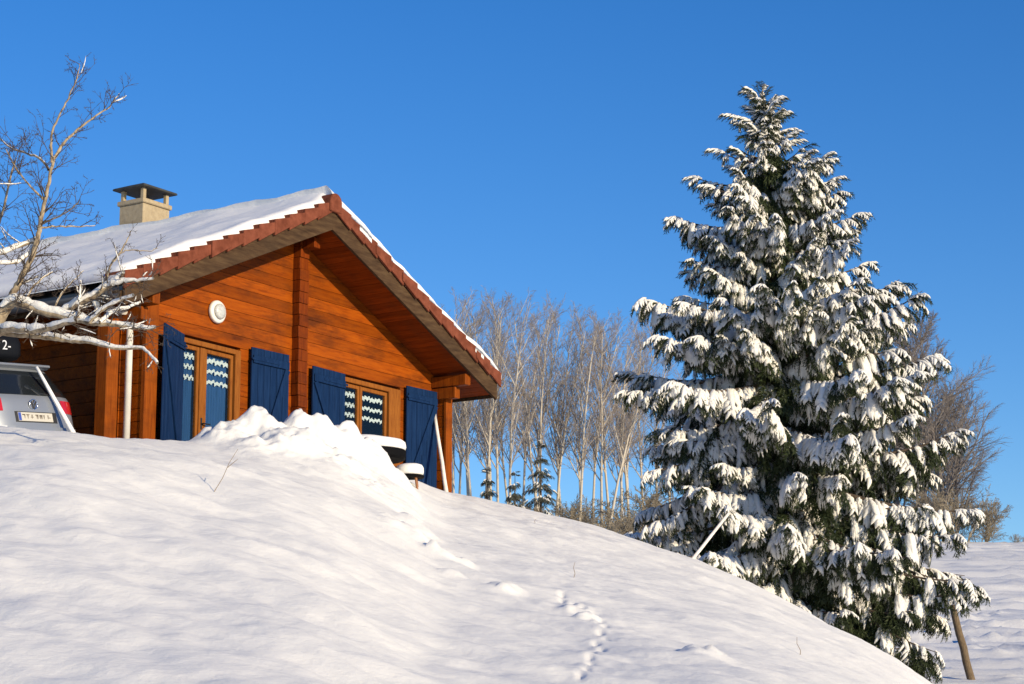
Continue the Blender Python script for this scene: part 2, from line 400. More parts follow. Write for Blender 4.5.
# local axes: x along the gable to the right, y into the house, z up from FL
def lz(z): return z - FL
zb = lz(ZB); SOF = zb + .06
XL, XR = -3.22, 3.54
def clip(poly, fn):
    out = []
    for i in range(len(poly)):
        a, b = poly[i], poly[(i + 1) % len(poly)]; fa, fb = fn(a), fn(b)
        if fa >= 0: out.append(a)
        if (fa > 0 > fb) or (fa < 0 < fb):
            k = fa / (fa - fb); out.append((a[0] + (b[0] - a[0]) * k, a[1] + (b[1] - a[1]) * k))
    return out
def under_roof(poly, top):
    poly = clip(poly, lambda p: top - T * p[0] - p[1]); 
    return clip(poly, lambda p: top + T * p[0] - p[1]) if poly else poly
DOOR = (-2.42, -1.10, lz(3.9), lz(6.14)); WIN = (1.22, 2.66, lz(4.98), lz(6.14))
gw = MB(); ROW = .17
k = 0
while k * ROW < SOF:
    z0, z1 = k * ROW + .003, (k + 1) * ROW - .003; k += 1
    spans = [(XL, XR)]
    for (a, b, c, d) in (DOOR, WIN):
        if z1 > c + .02 and z0 < d - .02:
            ns = []
            for s0, s1 in spans:
                if a > s0 and b < s1: ns += [(s0, a), (b, s1)]
                else: ns.append((s0, s1))
            spans = ns
    for s0, s1 in spans:
        p = under_roof([(s0, z0), (s1, z0), (s1, z1), (s0, z1)], SOF - .004)
        if len(p) >= 3: gw.prism(p, random.uniform(-.002, .002), .10)
gw.build('gable_wall', 'log', ch)
# backing behind the boards (seals the joints) and the other walls
bk = MB(); DEP = 9.0
for p in ([(XL, 0), (DOOR[0], 0), (DOOR[0], 3.0), (XL, 3.0)], [(DOOR[1], 0), (WIN[0], 0), (WIN[0], 3.2), (DOOR[1], 3.2)], [(WIN[1], 0), (XR, 0), (XR, 2.66), (WIN[1], 2.66)],
          [(DOOR[0], DOOR[3]), (DOOR[1], DOOR[3]), (DOOR[1], 3.2), (DOOR[0], 2.9)], [(WIN[0], WIN[3]), (WIN[1], WIN[3]), (WIN[1], 2.9), (WIN[0], 3.2)], [(WIN[0], 0), (WIN[1], 0), (WIN[1], WIN[2]), (WIN[0], WIN[2])]):
    p = under_roof(p, SOF - .02)
    if len(p) >= 3: bk.prism(p, .103, .15)
bk.build('inner_lining', 'dark_room', ch)
sw = MB()
for k in range(int((zb - T * 3.3) / ROW) + 1):
    z0, z1 = k * ROW + .004, min((k + 1) * ROW - .004, SOF - T * 3.4)
    if z1 > z0 + .02: sw.box(-3.32, -3.225, -.22, DEP, z0, z1)
sw.build('side_wall', 'log', ch)
sw = MB()
for k in range(int((zb - T * 3.6) / ROW) + 1):
    z0, z1 = k * ROW + .004, min((k + 1) * ROW - .004, SOF - T * 3.66)
    if z1 > z0 + .02: sw.box(3.545, 3.645, -.20, DEP, z0, z1)
sw.build('side_wall', 'log', ch)
MB().prism(under_roof([(XL, 0), (XR, 0), (XR, 5), (XL, 5)], SOF - .02), DEP - .12, DEP - .02).build('rear_wall', 'log', ch)
MB().box(XL, XR, .16, DEP - .13, .0, .1).build('floor_slab', 'dark_room', ch)
# crossing log ends: corner stubs, the middle post, the porch post
MB().box(-3.335, -3.10, -.30, -.225, 0, SOF - T * 3.3 - .01).build('corner_post', 'post_light', ch, .008)
MB().box(3.535, 3.70, -.26, -.205, 0, SOF - T * 3.7 - .20).build('corner_post', 'post_light', ch, .008)
cp = MB()
for k in range(26):
    z0, z1 = k * ROW + .003, min((k + 1) * ROW - .003, SOF - .1)
    if z1 > z0: cp.box(.03 + random.uniform(-.008, .008), .235 + random.uniform(-.008, .008), -.13 + random.uniform(-.012, .008), .0, z0, z1)
cp.build('log_end_post', 'post_wood', ch, .004)
MB().box(-3.80, -3.58, -.06, .14, 0, SOF - T * 3.8 - .01).build('porch_post', 'post_light', ch, .01)
# side porch partition, deep in the shade of the eave
sp = MB()
for k in range(16):
    z0, z1 = k * ROW + .004, (k + 1) * ROW - .004
    if z1 < SOF - T * 3.6: sp.box(-3.58, -3.33, .15, .2, z0, z1)
sp.build('partition', 'log', ch)
# purlins
MB().box(.06, .20, -.36, -.01, SOF - .25, SOF - .10).build('ridge_purlin', 'post_wood', ch, .006)
for sx_ in (3.48, -3.62):
    e_ = abs(sx_) + (.15 if sx_ > 0 else 0); zt_ = SOF - T * e_ - .012
    MB().box(sx_, sx_ + .14, -.66, -.001, zt_ - .17, zt_).build('eave_bracket', 'post_light', ch, .008)
    MB().box(sx_ + .005, sx_ + .135, -.46, -.001, zt_ - .36, zt_ - .185).build('eave_bracket', 'post_light', ch, .008)
# ---- roof
roof = MB()
th_ = .16
nrm = math.hypot(1, T)
for sg in (-1, 1):
    e = WE - .03
    p = [(0, SOF + .03), (sg * e, SOF + .03 - T * e), (sg * e, SOF + .03 + th_ - T * e), (0, SOF + .03 + th_)]
    if sg > 0: p = p[:]
    else: p = p[::-1]
    roof.prism(p, -OV + .03, DEP + .4)
roofo = roof.build('roof', 'gutter', ch)
for sg in (-1, 1):
    sf = MB(); nb = 38; e = WE - .04
    for i in range(nb):
        a, b = i * e / nb + .003, (i + 1) * e / nb - .003
        p = [(sg * a, SOF + .005 - T * a), (sg * b, SOF + .005 - T * b), (sg * b, SOF + .028 - T * b), (sg * a, SOF + .028 - T * a)]
        sf.prism(p if sg > 0 else p[::-1], -OV + .035, DEP + .38)
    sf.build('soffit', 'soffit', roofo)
    p = [(0, zb), (sg * WE, zb - T * WE), (sg * WE, zb + .27 - T * WE), (0, zb + .27)]
    MB().prism(p if sg > 0 else p[::-1], -OV - .02, -OV + .03).build('bargeboard', 'barge', roofo, .004)
    # verge tiles, each lapping the one below
    vt = MB(); n = 13; dx = WE / n
    for i in range(n):
        s0, s1 = i * dx, (i + 1) * dx + .05
        j = random.uniform(-.006, .006); yy = -OV - .065 + random.uniform(-.008, .008)
        lo = zb + .245; hi = zb + .425
        q = [(sg * s0, lo + .03 - T * s0), (sg * s1, lo - .02 - T * s1), (sg * s1, hi + .038 + j - T * s1), (sg * s0, hi - .022 + j - T * s0)]
        vt.prism(q if sg > 0 else q[::-1], yy - .012 * (i % 2), yy + .035)
        q = [(sg * s0, hi - .06 - T * s0), (sg * s1, hi - .02 + .0 - T * s1), (sg * s1, hi + .038 + j - T * s1), (sg * s0, hi - .022 + j - T * s0)]
        vt.prism(q if sg > 0 else q[::-1], yy + .036, -OV + .30)
    vt.build('verge_tiles', 'tile', roofo, .006)
    ff = MB().box(min(sg * (WE - .02), sg * (WE + .02)), max(sg * (WE - .02), sg * (WE + .02)), -OV + .04, DEP + .35, zb - T * WE + .04, zb + .2 - T * WE)
    ff.build('fascia', 'barge', roofo)
    gt = MB(); prof = [(.075 * math.cos(a), .075 * math.sin(a)) for a in np.linspace(PI, 2 * PI, 9)]
    prof += [(.068 * math.cos(a), .068 * math.sin(a)) for a in np.linspace(2 * PI, PI, 9)]
    gt.prism([(sg * (WE + .10) + x, zb + .16 - T * WE + z) for x, z in prof], -OV + .05 if sg < 0 else .3, DEP + .3)
    gt.build('gutter', 'gutter', roofo)
# eave soffit closing board on the right, shaded
rt = MB()
arc = [(.135 * math.cos(a), zb + .40 + .13 * math.sin(a)) for a in np.linspace(0, PI, 13)]
arc = arc + [(-.135, zb + .25), (.135, zb + .25)]
rt.prism(arc, -OV - .085, DEP + .4)
rt.build('ridge_tile', 'tile', roofo, .012)
# snow lying on both slopes
def roof_snow(sg, y0, thick, seed):
    na, nb = 70, 150
    A = np.linspace(0, 1, na); B = np.linspace(0, 1, nb)
    e = WE + .07
    a_, b_ = np.meshgrid(A, B)
    s = a_ * e; y = y0 + b_ ** 1.4 * (DEP + .35 - y0)
    nz = fbm(s * .9 + seed, y * .9, 4)
    wob = .05 * fbm(s * 2.2 + seed, 0 * s + 3.3, 3) * (1 - b_)
    y = y + wob * np.exp(-(b_ / .05))
    edge_y = np.clip((b_ ** 1.4 * (DEP + .35 - y0)) / .16, 0, 1); edge_s = np.clip((1 - a_) * e / .18, 0, 1)
    hgt = thick * (1 + .22 * nz) * np.sqrt(1 - (1 - edge_y) ** 2 + 1e-6) * np.sqrt(1 - (1 - edge_s) ** 2 + 1e-6)
    zt = zb + (.385 if sg < 0 else .43) + hgt - T * s
    sx = sg * s
    # rounded over the ridge
    rd = np.exp(-(s / .16) ** 2); zt = zt + rd * (.05 - .10 * (1 - edge_y))
    Vt = np.stack([sx, y, zt], -1).reshape(-1, 3); Vb = np.stack([sx, y, zb + .36 - T * s], -1).reshape(-1, 3)
    n = na * nb; ix = np.arange(n).reshape(nb, na)
    f = np.stack([ix[:-1, :-1].ravel(), ix[:-1, 1:].ravel(), ix[1:, 1:].ravel(), ix[1:, :-1].ravel()], 1)
    fs = [f, f[:, ::-1] + n]
    rim = list(ix[0, :]) + list(ix[1:, -1]) + list(ix[-1, ::-1][1:]) + list(ix[::-1, 0][1:])
    fs.append(np.array([[rim[i], rim[i + 1], rim[i + 1] + n, rim[i] + n] for i in range(len(rim) - 1)]))
    if sg > 0: fs = [q[:, ::-1] for q in fs]
    me = np_mesh('snow_blanket', np.concatenate([Vt, Vb]), fs, True); me.materials.append(M['snow_soft'])
    return link(bpy.data.objects.new('snow_blanket', me), roofo)
roof_snow(-1, -OV + .02, .15, 1); roof_snow(1, -OV - .055, .17, 5)
# ---- chimney
# find the depth where its near corner stands at x = 142.5 in the picture
cs0, cs1 = .06, .66
def wpt(s, y, z): return (X0 + s * math.cos(TH) - y * math.sin(TH), Y0 + s * math.sin(TH) + y * math.cos(TH), z)
cd = min(np.linspace(.5, 5, 200), key=lambda d: abs(pix(wpt(cs0, d, 8.8))[0] - 142.5)); cw = .50
ctop = min(np.linspace(8.3, 10, 300), key=lambda z: abs(pix(wpt(cs0, cd, z))[1] - 197.5)) - FL
chim = MB().box(cs0, cs1, cd, cd + cw, zb - .3, ctop - .075).build('chimney', 'render', ch, .01)
MB().box(cs0 - .03, cs1 + .03, cd - .03, cd + cw + .03, ctop - .074, ctop).build('collar', 'render', chim, .012)
for x in (cs0, cs1 - .085):
    for y in (cd, cd + cw - .085):
        MB().box(x + .01, x + .075, y + .01, y + .075, ctop, ctop + .17).build('cap_post', 'render', chim, .006)
cap = MB(); m0 = .085
b4 = [(cs0 - m0, cd - m0), (cs1 + m0, cd - m0), (cs1 + m0, cd + cw + m0), (cs0 - m0, cd + cw + m0)]
t4 = [(cs0 + .10, cd + .10), (cs1 - .10, cd + .10), (cs1 - .10, cd + cw - .10), (cs0 + .10, cd + cw - .10)]
cap.add([(x, y, ctop + .17) for x, y in b4] + [(x, y, ctop + .20) for x, y in b4] + [(x, y, ctop + .275) for x, y in t4],
        [(3, 2, 1, 0)] + [(i, (i + 1) % 4, (i + 1) % 4 + 4, i + 4) for i in range(4)] + [(i + 4, (i + 1) % 4 + 4, (i + 1) % 4 + 8, i + 8) for i in range(4)] + [(8, 9, 10, 11)])
cap.build('cap', 'cap', chim, .01)
# ---- french door and window
def joinery(name, spec, panes, jamb, sill, handle_s=None, lintel=True):
    a, b, c, d = spec
    fr_ = MB()
    fr_.box(a, a + jamb[0], -.02, .10, c, d); fr_.box(b - jamb[1], b, -.02, .10, c, d)
    fr_.box(a + jamb[0] + .001, b - jamb[1] - .001, -.02, .10, d - .07, d)
    if sill: fr_.box(a - .04, b + .04, -.07, .10, c - .05, c - .001)
    o = fr_.build(name, 'frame_wood', ch, .006)
    for (p0, p1) in panes:
        lf = MB(); l0, l1 = p0 - .05, p1 + .05; zt = d - .085; zb_ = c + .02
        lf.box(l0, p0, .012, .065, zb_, zt); lf.box(p1, l1, .012, .065, zb_, zt)
        lf.box(p0 + .001, p1 - .001, .012, .065, zt - .055, zt); lf.box(p0 + .001, p1 - .001, .012, .065, zb_, zb_ + .10)
        lo = lf.build('casement', 'frame_wood', o, .005)
        MB().box(p0 + .001, p1 - .001, .036, .042, zb_ + .101, zt - .056).build('pane', 'glass', o)
    if handle_s is not None:
        h = MB(); h.box(handle_s - .015, handle_s + .015, -.005, .011, lz(4.92), lz(5.08)); h.tube([(handle_s, -.005, lz(5.0)), (handle_s, -.05, lz(5.0)), (handle_s + .13, -.05, lz(5.0))], .010, 8)
        h.build('handle', 'black', o)
    return o
dr = joinery('french_door', DOOR, [(-2.31, -1.985), (-1.775, -1.28)], (.055, .115), False, -1.88)
wn_ = joinery('window', WIN, [(1.30, 1.615), (1.735, 2.30)], (.03, .29), True)
# wood between the window panes and the door leaves
MB().box(-1.93, -1.83, .0, .066, DOOR[2] + .02, DOOR[3] - .085).build('meeting_stile', 'frame_wood', dr, .005)
MB().box(1.665, 1.685, .0, .066, WIN[2] + .02, WIN[3] - .085).build('meeting_stile', 'frame_wood', wn_, .004)
# ---- shutters
def shutter(s0, s1, z0, z1, hinge, ang, flip):
    """leaf from s0 to s1 with its hinge at s = hinge; ang swings the free edge off the wall"""
    wd = s1 - s0; n = 6
    e = bpy.data.objects.new('shutter', None); link(e, ch); e.location = (hinge, -.065, 0)
    sgn = 1 if abs(hinge - s0) < 1e-6 else -1
    e.rotation_euler.z = -ang if sgn > 0 else ang
    b = MB()
    for i in range(n):
        a0 = wd * i / n + .003; a1 = wd * (i + 1) / n - .003
        x0, x1 = (a0, a1) if sgn > 0 else (-a1, -a0)
        b.box(x0, x1, -.014 + random.uniform(-.002, .002), .014, z0, z1)
    b.build('leaf_boards', 'shutter', e, .004)
    z = MB()
    for zc_ in (z0 + .19, z1 - .17):
        x0, x1 = (.02, wd - .02) if sgn > 0 else (-wd + .02, -.02)
        z.box(x0, x1, -.042, -.0165, zc_ - .055, zc_ + .055)
    xa, xb = ((.05, wd - .05) if sgn > 0 else (-wd + .05, -.05))
    if flip: xa, xb = xb, xa
    za, zc2 = z0 + .25, z1 - .23
    dv = Vector((xb - xa, 0, zc2 - za)); L_ = dv.length; dv.normalize(); pv = Vector((-dv.z, 0, dv.x))
    z.frame_box(Vector((xa, -.042, za)) - pv * .045, dv, Vector((0, 1, 0)), pv, L_, .0255, .09)
    z.build('brace', 'shutter', e, .004)
    for zc_ in (z0 + .19, z1 - .17):
        x0, x1 = (-.02, wd * .7) if sgn > 0 else (-wd * .7, .02)
        MB().box(x0, x1, -.05, -.0425, zc_ - .016, zc_ + .016).build('strap_hinge', 'shutter', e)
    return e
shutter(-3.14, -2.35, lz(4.02), lz(6.16), -2.35, R(23), True)
shutter(-.94, -.16, lz(4.02), lz(6.22), -.94, R(3), False)
shutter(.40, 1.20, lz(4.45), lz(6.16), 1.20, R(2), True)
shutter(2.74, 3.49, lz(4.45), lz(6.22), 2.74, R(3), False)
# ---- wall lamp, downpipe
lm = bpy.data.objects.new('wall_lamp', None); link(lm, ch); lm.location = (-1.65, -.005, lz(6.60)); lm.rotation_euler.x = R(90); lm.scale = (.92, .92, .92)
MB().lathe([(.165, 0), (.175, .02), (.175, .05), (.16, .07), (.125, .075)], 32).build('lamp_rim', 'lamp_rim', lm, 0, True)
MB().lathe([(.12, .076), (.118, .10), (.09, .122), (.045, .132), (.01, .134)], 32).build('lamp_glass', 'lamp_glass', lm, 0, True)
pp = MB(); ps, py0 = -3.46, -.12
pp.tube([(ps, py0, 0), (ps, py0, lz(6.15)), (ps - .05, py0 - .03, lz(6.25)), (-WE - .02, -.3, zb + .02 - T * WE), (-WE - .10, -.32, zb + .1 - T * WE)], .046, 12)
pp.build('downpipe', 'pipe', ch, 0, True)
for z in (4.5, 5.5): pass

# ---- curtains (they hang inside, so they are things of their own)
def curtain(name, s0, s1, ztop, zbot, blue, label, cat='curtain'):
    c = empty(name, wpt((s0 + s1) / 2, .075, FL + min(zbot, ztop)), TH); wv = s1 - s0; H = ztop - zbot
    tag(c, label, cat, 'lace trimmed curtains behind the glass')
    def sheet(z0, z1, y, scall, part, m, nb=60):
        V, F_ = [], []
        for i in range(nb + 1):
            x = -wv / 2 + wv * i / nb; yy = y + .012 * math.sin(i * .9)
            k_ = (x / .085) % 1; wv_ = (abs(k_ - .5) * 2) ** .8 * scall
            zz0 = z0 - wv_; zz1 = z1 - wv_ * .8
            V += [(x, yy, zz0), (x, yy, zz1), (x, yy + .003, zz0), (x, yy + .003, zz1)]
        for i in range(nb):
            a = i * 4; b = a + 4
            F_ += [(a, b, b + 1, a + 1), (a + 3, b + 3, b + 2, a + 2), (a, a + 2, b + 2, b), (a + 1, b + 1, b + 3, a + 3)]
        MB().add(V, F_).build(part, m, c, 0, False)
    if blue: sheet(0, H, .03, 0, 'blue_cloth', 'blue_cloth')
    for k, zz in enumerate((H - .05, H - .19, H - .34) if blue else (H - .06, H - .21, H - .36)):
        sheet(zz - .022, zz + .018 if k else zz + .03, 0, .050, 'lace_band', 'lace')
curtain('door_curtain', -2.31, -1.985, DOOR[3] - .15, DOOR[2] + .12, True, 'blue curtain with white lace bands behind the narrower left door pane')
curtain('door_curtain', -1.775, -1.28, DOOR[3] - .15, DOOR[2] + .12, True, 'blue curtain with white lace bands behind the wider right door pane')
curtain('window_curtain', 1.30, 1.615, WIN[3] - .15, WIN[2] + .45, False, 'white lace curtain without blue cloth in the narrower left window pane')
curtain('window_curtain', 1.735, 2.30, WIN[3] - .15, WIN[2] + .45, False, 'white lace curtain without blue cloth in the wider right window pane')

# ------------------------------------------------------------------ things standing about the chalet
def stick(name, p0, p1, r0, r1, m, label, cat, snow=0, n=8):
    p0, p1 = Vector(p0), Vector(p1); base_ = p0.copy()
    b = MB(); pts = [(p0 + (p1 - p0) * k / 5 - base_) + Vector((random.uniform(-1, 1), random.uniform(-1, 1), 0)) * (r0 * .10 if 0 < k < 5 else 0) for k in range(6)]
    b.tube(pts, [r0 + (r1 - r0) * k / 5 for k in range(6)], n)
    o = b.build(name, m, None, 0, True); o.location = base_
    tag(o, label, cat); return o
# pole leaning against the right-hand corner
c0 = wpt(3.62, -.27, 0); tip = at(434.5, 413, c0[1] - .05); bot = at(447, 496, c0[1] - .75); 
stick('leaning_pole', bot, tip, .034, .026, 'stake', 'thin whitish pole leaning against the right corner of the chalet', 'pole')
# stake in the slope in front of the spruce
b0 = at(686, 577, 33.0); b0.z = float(ground(b0.x, b0.y)) - .15
stick('tilted_stake', b0, at(729, 513, 33.3), .028, .022, 'stake', 'thin white stake tilted rightward in the slope in front of the spruce', 'stake')
# snow-crusted stick in front of the car
s0 = at(81, 447, 27.9); stick('snowy_stick', s0, at(36.5, 367, 27.95), .036, .020, 'snow_soft', 'straight snow-crusted stick slanting across the back of the silver car', 'stick')
# fence post under the spruce
pb = at(974, 682, 43.2); pb.z = float(ground(pb.x, pb.y)) - .2; pt = at(952, 605, 43.2)
b = MB(); d_ = pt - pb; b.tube([d_ * k / 6 + Vector((random.uniform(-.012, .012), 0, 0)) for k in range(7)], [.08, .076, .074, .072, .070, .068, .064], 10)
fp = b.build('fence_post', 'post', None, .0, True); fp.location = pb
tag(fp, 'weathered leaning wooden fence post under the lowest right boughs of the spruce', 'post')

# table with a snow cap and a stool
def snow_cap(r, h, n=36, seed=0, sx=1, sy=1):
    b = MB(); prof = [(r * .995, 0), (r * 1.03, h * .25), (r * 1.01, h * .62), (r * .9, h * .86), (r * .6, h), (r * .25, h * 1.03), (.01, h * 1.04)]
    b.lathe(prof, n); v = []
    for (x, y, z) in b.v:
        q = 1 + .07 * mnoise.noise(Vector((x * 2.5 + seed, y * 2.5, z * 3)))
        v.append((x * q * sx, y * q * sy, z * (1 + .16 * mnoise.noise(Vector((x * 2 + seed, y * 2, 7))))))
    b.v = v; return b
tp = at(371, 451, 30.2); TR = .46
tz = float(ground(tp.x, tp.y)) - .35
tb = empty('patio_table', (tp.x, tp.y, tz)); H = tp.z - tz
tag(tb, 'round patio table under a thick snow cap below the window', 'table')
MB().lathe([(TR - .03, H - .13), (TR + .01, H - .10), (TR + .01, H), (TR - .02, H + .004)], 40).build('tabletop', 'table_dark', tb, 0)
MB().lathe([(.20, 0), (.21, .05), (.17, .12), (.17, H - .25), (.22, H - .1305)], 20).build('pedestal', 'table_wood', tb)
sc_ = snow_cap(TR + .01, .17, seed=3).build('snow_cap', 'snow_soft', tb, 0, True); sc_.location.z = H + .005
st = at(409.5, 475.5, 30.9); sz = float(ground(st.x, st.y)) - .3
so_ = empty('stool', (st.x, st.y, sz)); H = st.z - sz
tag(so_, 'small stool with a rounded snow cushion beside the patio table', 'stool')
MB().lathe([(.20, H - .035), (.205, H - .02), (.205, H - .003), (.19, H)], 28).build('seat', 'table_dark', so_)
for k in range(4):
    a = PI / 4 + k * PI / 2
    MB().tube([(.19 * math.cos(a), .19 * math.sin(a), 0), (.13 * math.cos(a), .13 * math.sin(a), H - .036)], [.016, .018], 8).build('leg', 'table_wood', so_)
MB().box(-.33, -.19, -.03, .03, H - .03, H - .005).build('side_tray', 'table_dark', so_)
sc_ = snow_cap(.19, .15, seed=9).build('snow_cap', 'snow_soft', so_, 0, True); sc_.location.z = H + .003

# dry stems poking out of the snow
for i, (x0, y0, x1, y1, lab) in enumerate([(212, 492, 238, 449, 'dry bent stem poking from the snow left of the heap'), (573, 578, 575, 562, 'short dry stem poking from the open slope above the animal tracks'),
                                          (800, 655, 797, 637, 'short dry stem poking from the lower right of the slope'), (533, 523, 536, 519, 'tiny dry stem near the top of the slope right of the chalet')]):
    p = on_slope(x0, y0); zf = lambda X_, Y_: pile_z(X_, Y_) if i == 0 and Y_ > 24.3 else float(ground(X_, Y_))
    for d0 in np.linspace(16, 35, 500):
        p = at(x0, y0, d0)
        if zf(p.x, p.y) >= p.z: break
    base_ = Vector((p.x, p.y, zf(p.x, p.y) - .04))
    q = at(x1, y1, p.y + .05)
    b = MB(); dv = q - base_
    b.tube([(0, 0, 0), dv * .35 + Vector((.015, 0, .01)), dv * .7 + Vector((-.01, 0, 0)), dv], [.004, .0036, .003, .002], 5)
    if i == 0: b.tube([dv * .6, dv * .62 + Vector((.1, 0, .08))], [.004, .002], 4)
    o = b.build('dry_stem', 'stem'); o.location = base_
    tag(o, lab, 'stem', 'dry stems in the snow')

# ------------------------------------------------------------------ car
CY = R(50)
car = empty('parked_car', (0, 0, 0), CY)
tag(car, 'silver estate car parked beside the chalet, seen from the rear', 'car')
# local: x across (right side of the car = +x), y forward from the rear bumper, z up
LEN = 4.45
ZS = np.array([.22, .30, .42, .55, .70, .82, .90, .96, 1.00, 1.10, 1.20, 1.30, 1.38, 1.43, 1.46, 1.475])
YR = np.array([.10, .03, .00, .00, .03, .06, .08, .10, .12, .20, .29, .38, .44, .50, .62, .95])
YF = np.array([4.30, 4.40, 4.45, 4.44, 4.38, 4.22, 3.90, 3.45, 3.30, 3.12, 2.95, 2.78, 2.62, 2.48, 2.30, 1.9])
HW = np.array([.80, .84, .865, .875, .88, .875, .865, .85, .835, .79, .745, .70, .665, .635, .57, .40])
def car_pt(tt, z, off=0):
    yr, yf, hw = np.interp(z, ZS, YR), np.interp(z, ZS, YF), np.interp(z, ZS, HW)
    n = 5.0; cyy = (yr + yf) / 2; hl = (yf - yr) / 2
    c, s_ = math.cos(tt), math.sin(tt)
    x = hw * math.copysign(abs(c) ** (2 / n), c); y = cyy + hl * math.copysign(abs(s_) ** (2 / 12), s_)
    # bow of the tail in plan
    if s_ < 0: y += .16 * (abs(x) / .88) ** 3.2
    if off:
        d = Vector((x / hw ** 2 * .8, (y - cyy) / hl ** 2 * 2.2, .12)); d.normalize(); x += d.x * off; y += d.y * off
    return (x, y, z)
def tail_t(x, z):
    """ring parameter on the tail for a given sideways place"""
    hw = np.interp(z, ZS, HW); c = min(1, abs(x) / hw) ** (5.0 / 2); return -PI / 2 + math.copysign(PI / 2 - math.acos(min(1, c)), x)
NT = 96
tts = [2 * PI * k / NT for k in range(NT)]
zz = list(np.concatenate([np.linspace(.22, 1.0, 16), np.linspace(1.03, 1.43, 12), [1.46, 1.475]]))
b = MB(); v = [car_pt(tq, z) for z in zz for tq in tts]; f = []
for i in range(len(zz) - 1):
    for k in range(NT): f.append((i * NT + k, i * NT + (k + 1) % NT, (i + 1) * NT + (k + 1) % NT, (i + 1) * NT + k))
f.append(tuple(reversed(range(NT)))); f.append(tuple(range((len(zz) - 1) * NT, len(zz) * NT)))
body = b.add(v, f).build('body', 'car_paint', car, 0, True)
def tail_patch(name, m, x0, x1, z0, z1, off, nx_=14, nz_=8, taper=0, parent=None):
    V, F_ = [], []
    for layer in (off, -.012):
        for j in range(nz_ + 1):
            z = z0 + (z1 - z0) * j / nz_
            for i in range(nx_ + 1):
                x = x0 + (x1 - x0) * i / nx_
                x *= 1 - taper * j / nz_
                p = car_pt(tail_t(x, z), z); V.append((p[0], p[1] - layer, p[2] + layer * .3))
    n = (nx_ + 1) * (nz_ + 1); w_ = nx_ + 1
    for j in range(nz_):
        for i in range(nx_):
            a = j * w_ + i; F_.append((a, a + 1, a + 1 + w_, a + w_)); F_.append((n + a, n + a + w_, n + a + 1 + w_, n + a + 1))
    rim = [i for i in range(w_)] + [(j + 1) * w_ - 1 for j in range(1, nz_ + 1)] + [nz_ * w_ + i for i in range(nx_ - 1, -1, -1)] + [j * w_ for j in range(nz_ - 1, 0, -1)]
    for i in range(len(rim)):
        a, c = rim[i], rim[(i + 1) % len(rim)]; F_.append((a, a + n, c + n, c))
    return MB().add(V, F_).build(name, m, parent or car, 0, False)
tail_patch('rear_window', 'car_glass', -.66, .66, 1.02, 1.36, .006, taper=.10)
tail_patch('brake_light', 'red_lens', -.42, .14, 1.415, 1.445, .05, nz_=3)
spo = MB(); 
spo.add([(-.55, .47, 1.395), (.55, .47, 1.395), (.53, .37, 1.425), (-.53, .37, 1.425), (-.50, .64, 1.472), (.50, .64, 1.472), (.53, .38, 1.452), (-.53, .38, 1.452)],
        [(0, 1, 2, 3), (7, 6, 5, 4), (3, 2, 6, 7), (0, 3, 7, 4), (1, 5, 6, 2), (0, 4, 5, 1)])
spo.build('spoiler', 'car_paint', car, .008)
for sg in (-1, 1):
    a, c = (.46, .86)
    tail_patch('taillight', 'red_lens', sg * a if sg > 0 else -c, c if sg > 0 else -a, .80, .965, .010)
    tail_patch('reflector', 'red_lens', sg * .55 if sg > 0 else -.75, .75 if sg > 0 else -.55, .40, .44, .014, nz_=2)
    # wheels
    for yw in (.85, 3.55):
        wl = bpy.data.objects.new('wheel', None); link(wl, car); wl.location = (sg * .80, yw, .315); wl.rotation_euler.y = PI / 2
        MB().lathe([(.20, -.10), (.29, -.105), (.315, -.08), (.315, .08), (.29, .105), (.20, .10)], 28).build('tyre', 'rubber', wl)
        MB().lathe([(.02, -.108), (.19, -.106), (.199, -.09), (.199, .09), (.19, .106), (.02, .108)], 20).build('rim', 'rim', wl)
    # side glass
    V, F_ = [], []
    n_ = 20
    for off in (.006, -.01):
        for j in range(5):
            z = 1.03 + .33 * j / 4
            for i in range(n_ + 1):
                y = .55 + .1 * j / 4 + (2.9 - .33 * j / 4 - .55) * i / n_
                hw = float(np.interp(z, ZS, HW)); yr, yf = np.interp(z, ZS, YR), np.interp(z, ZS, YF)
                u_ = abs((y - (yr + yf) / 2) / ((yf - yr) / 2)); c = (max(0, 1 - u_ ** 12)) ** (1 / 5.0)
                V.append((sg * (hw * c + off), y, z))
    N_ = 5 * (n_ + 1)
    for j in range(4):
        for i in range(n_):
            a = j * (n_ + 1) + i; F_ += [(a, a + 1, a + n_ + 2, a + n_ + 1), (N_ + a, N_ + a + n_ + 1, N_ + a + n_ + 2, N_ + a + 1)]
    MB().add(V, F_).build('side_window', 'car_glass', car)
    MB().tube([(sg * .56, .75, 1.475), (sg * .56, .8, 1.515), (sg * .56, 2.3, 1.515), (sg * .56, 2.35, 1.46)], .014, 8).build('roof_rail', 'car_black', car)
tail_patch('bumper', 'car_paint', -.80, .80, .36, .60, .035)
tail_patch('bumper_trim', 'car_black', -.76, .76, .26, .35, .03, nz_=3)
tail_patch('plate_recess', 'car_black', -.30, .34, .665, .80, .004)
pr = tail_patch('number_plate', 'plate', -.265, .265, .675, .785, .014, nz_=2)
tail_patch('country_band', 'plate_blue', -.262, -.222, .68, .78, .0165, nx_=2, nz_=1, parent=pr)
ink = MB(); rr = random.Random(5)
for k in range(7):
    x = -.185 + k * .063 + (.012 if k > 2 else 0); yb = car_pt(tail_t(x, .73), .73)[1] - .0175
    for _ in range(3):
        if rr.random() < .5: xx = x + rr.choice((-.016, 0, .016)); ink.box(xx - .004, xx + .004, yb - .002, yb + .02, .698, .762)
        else: zc_ = rr.choice((.70, .73, .76)); ink.box(x - .02, x + .02, yb - .0021, yb + .02, zc_ - .004, zc_ + .004)
ink.build('plate_marks', 'plate_ink', pr)
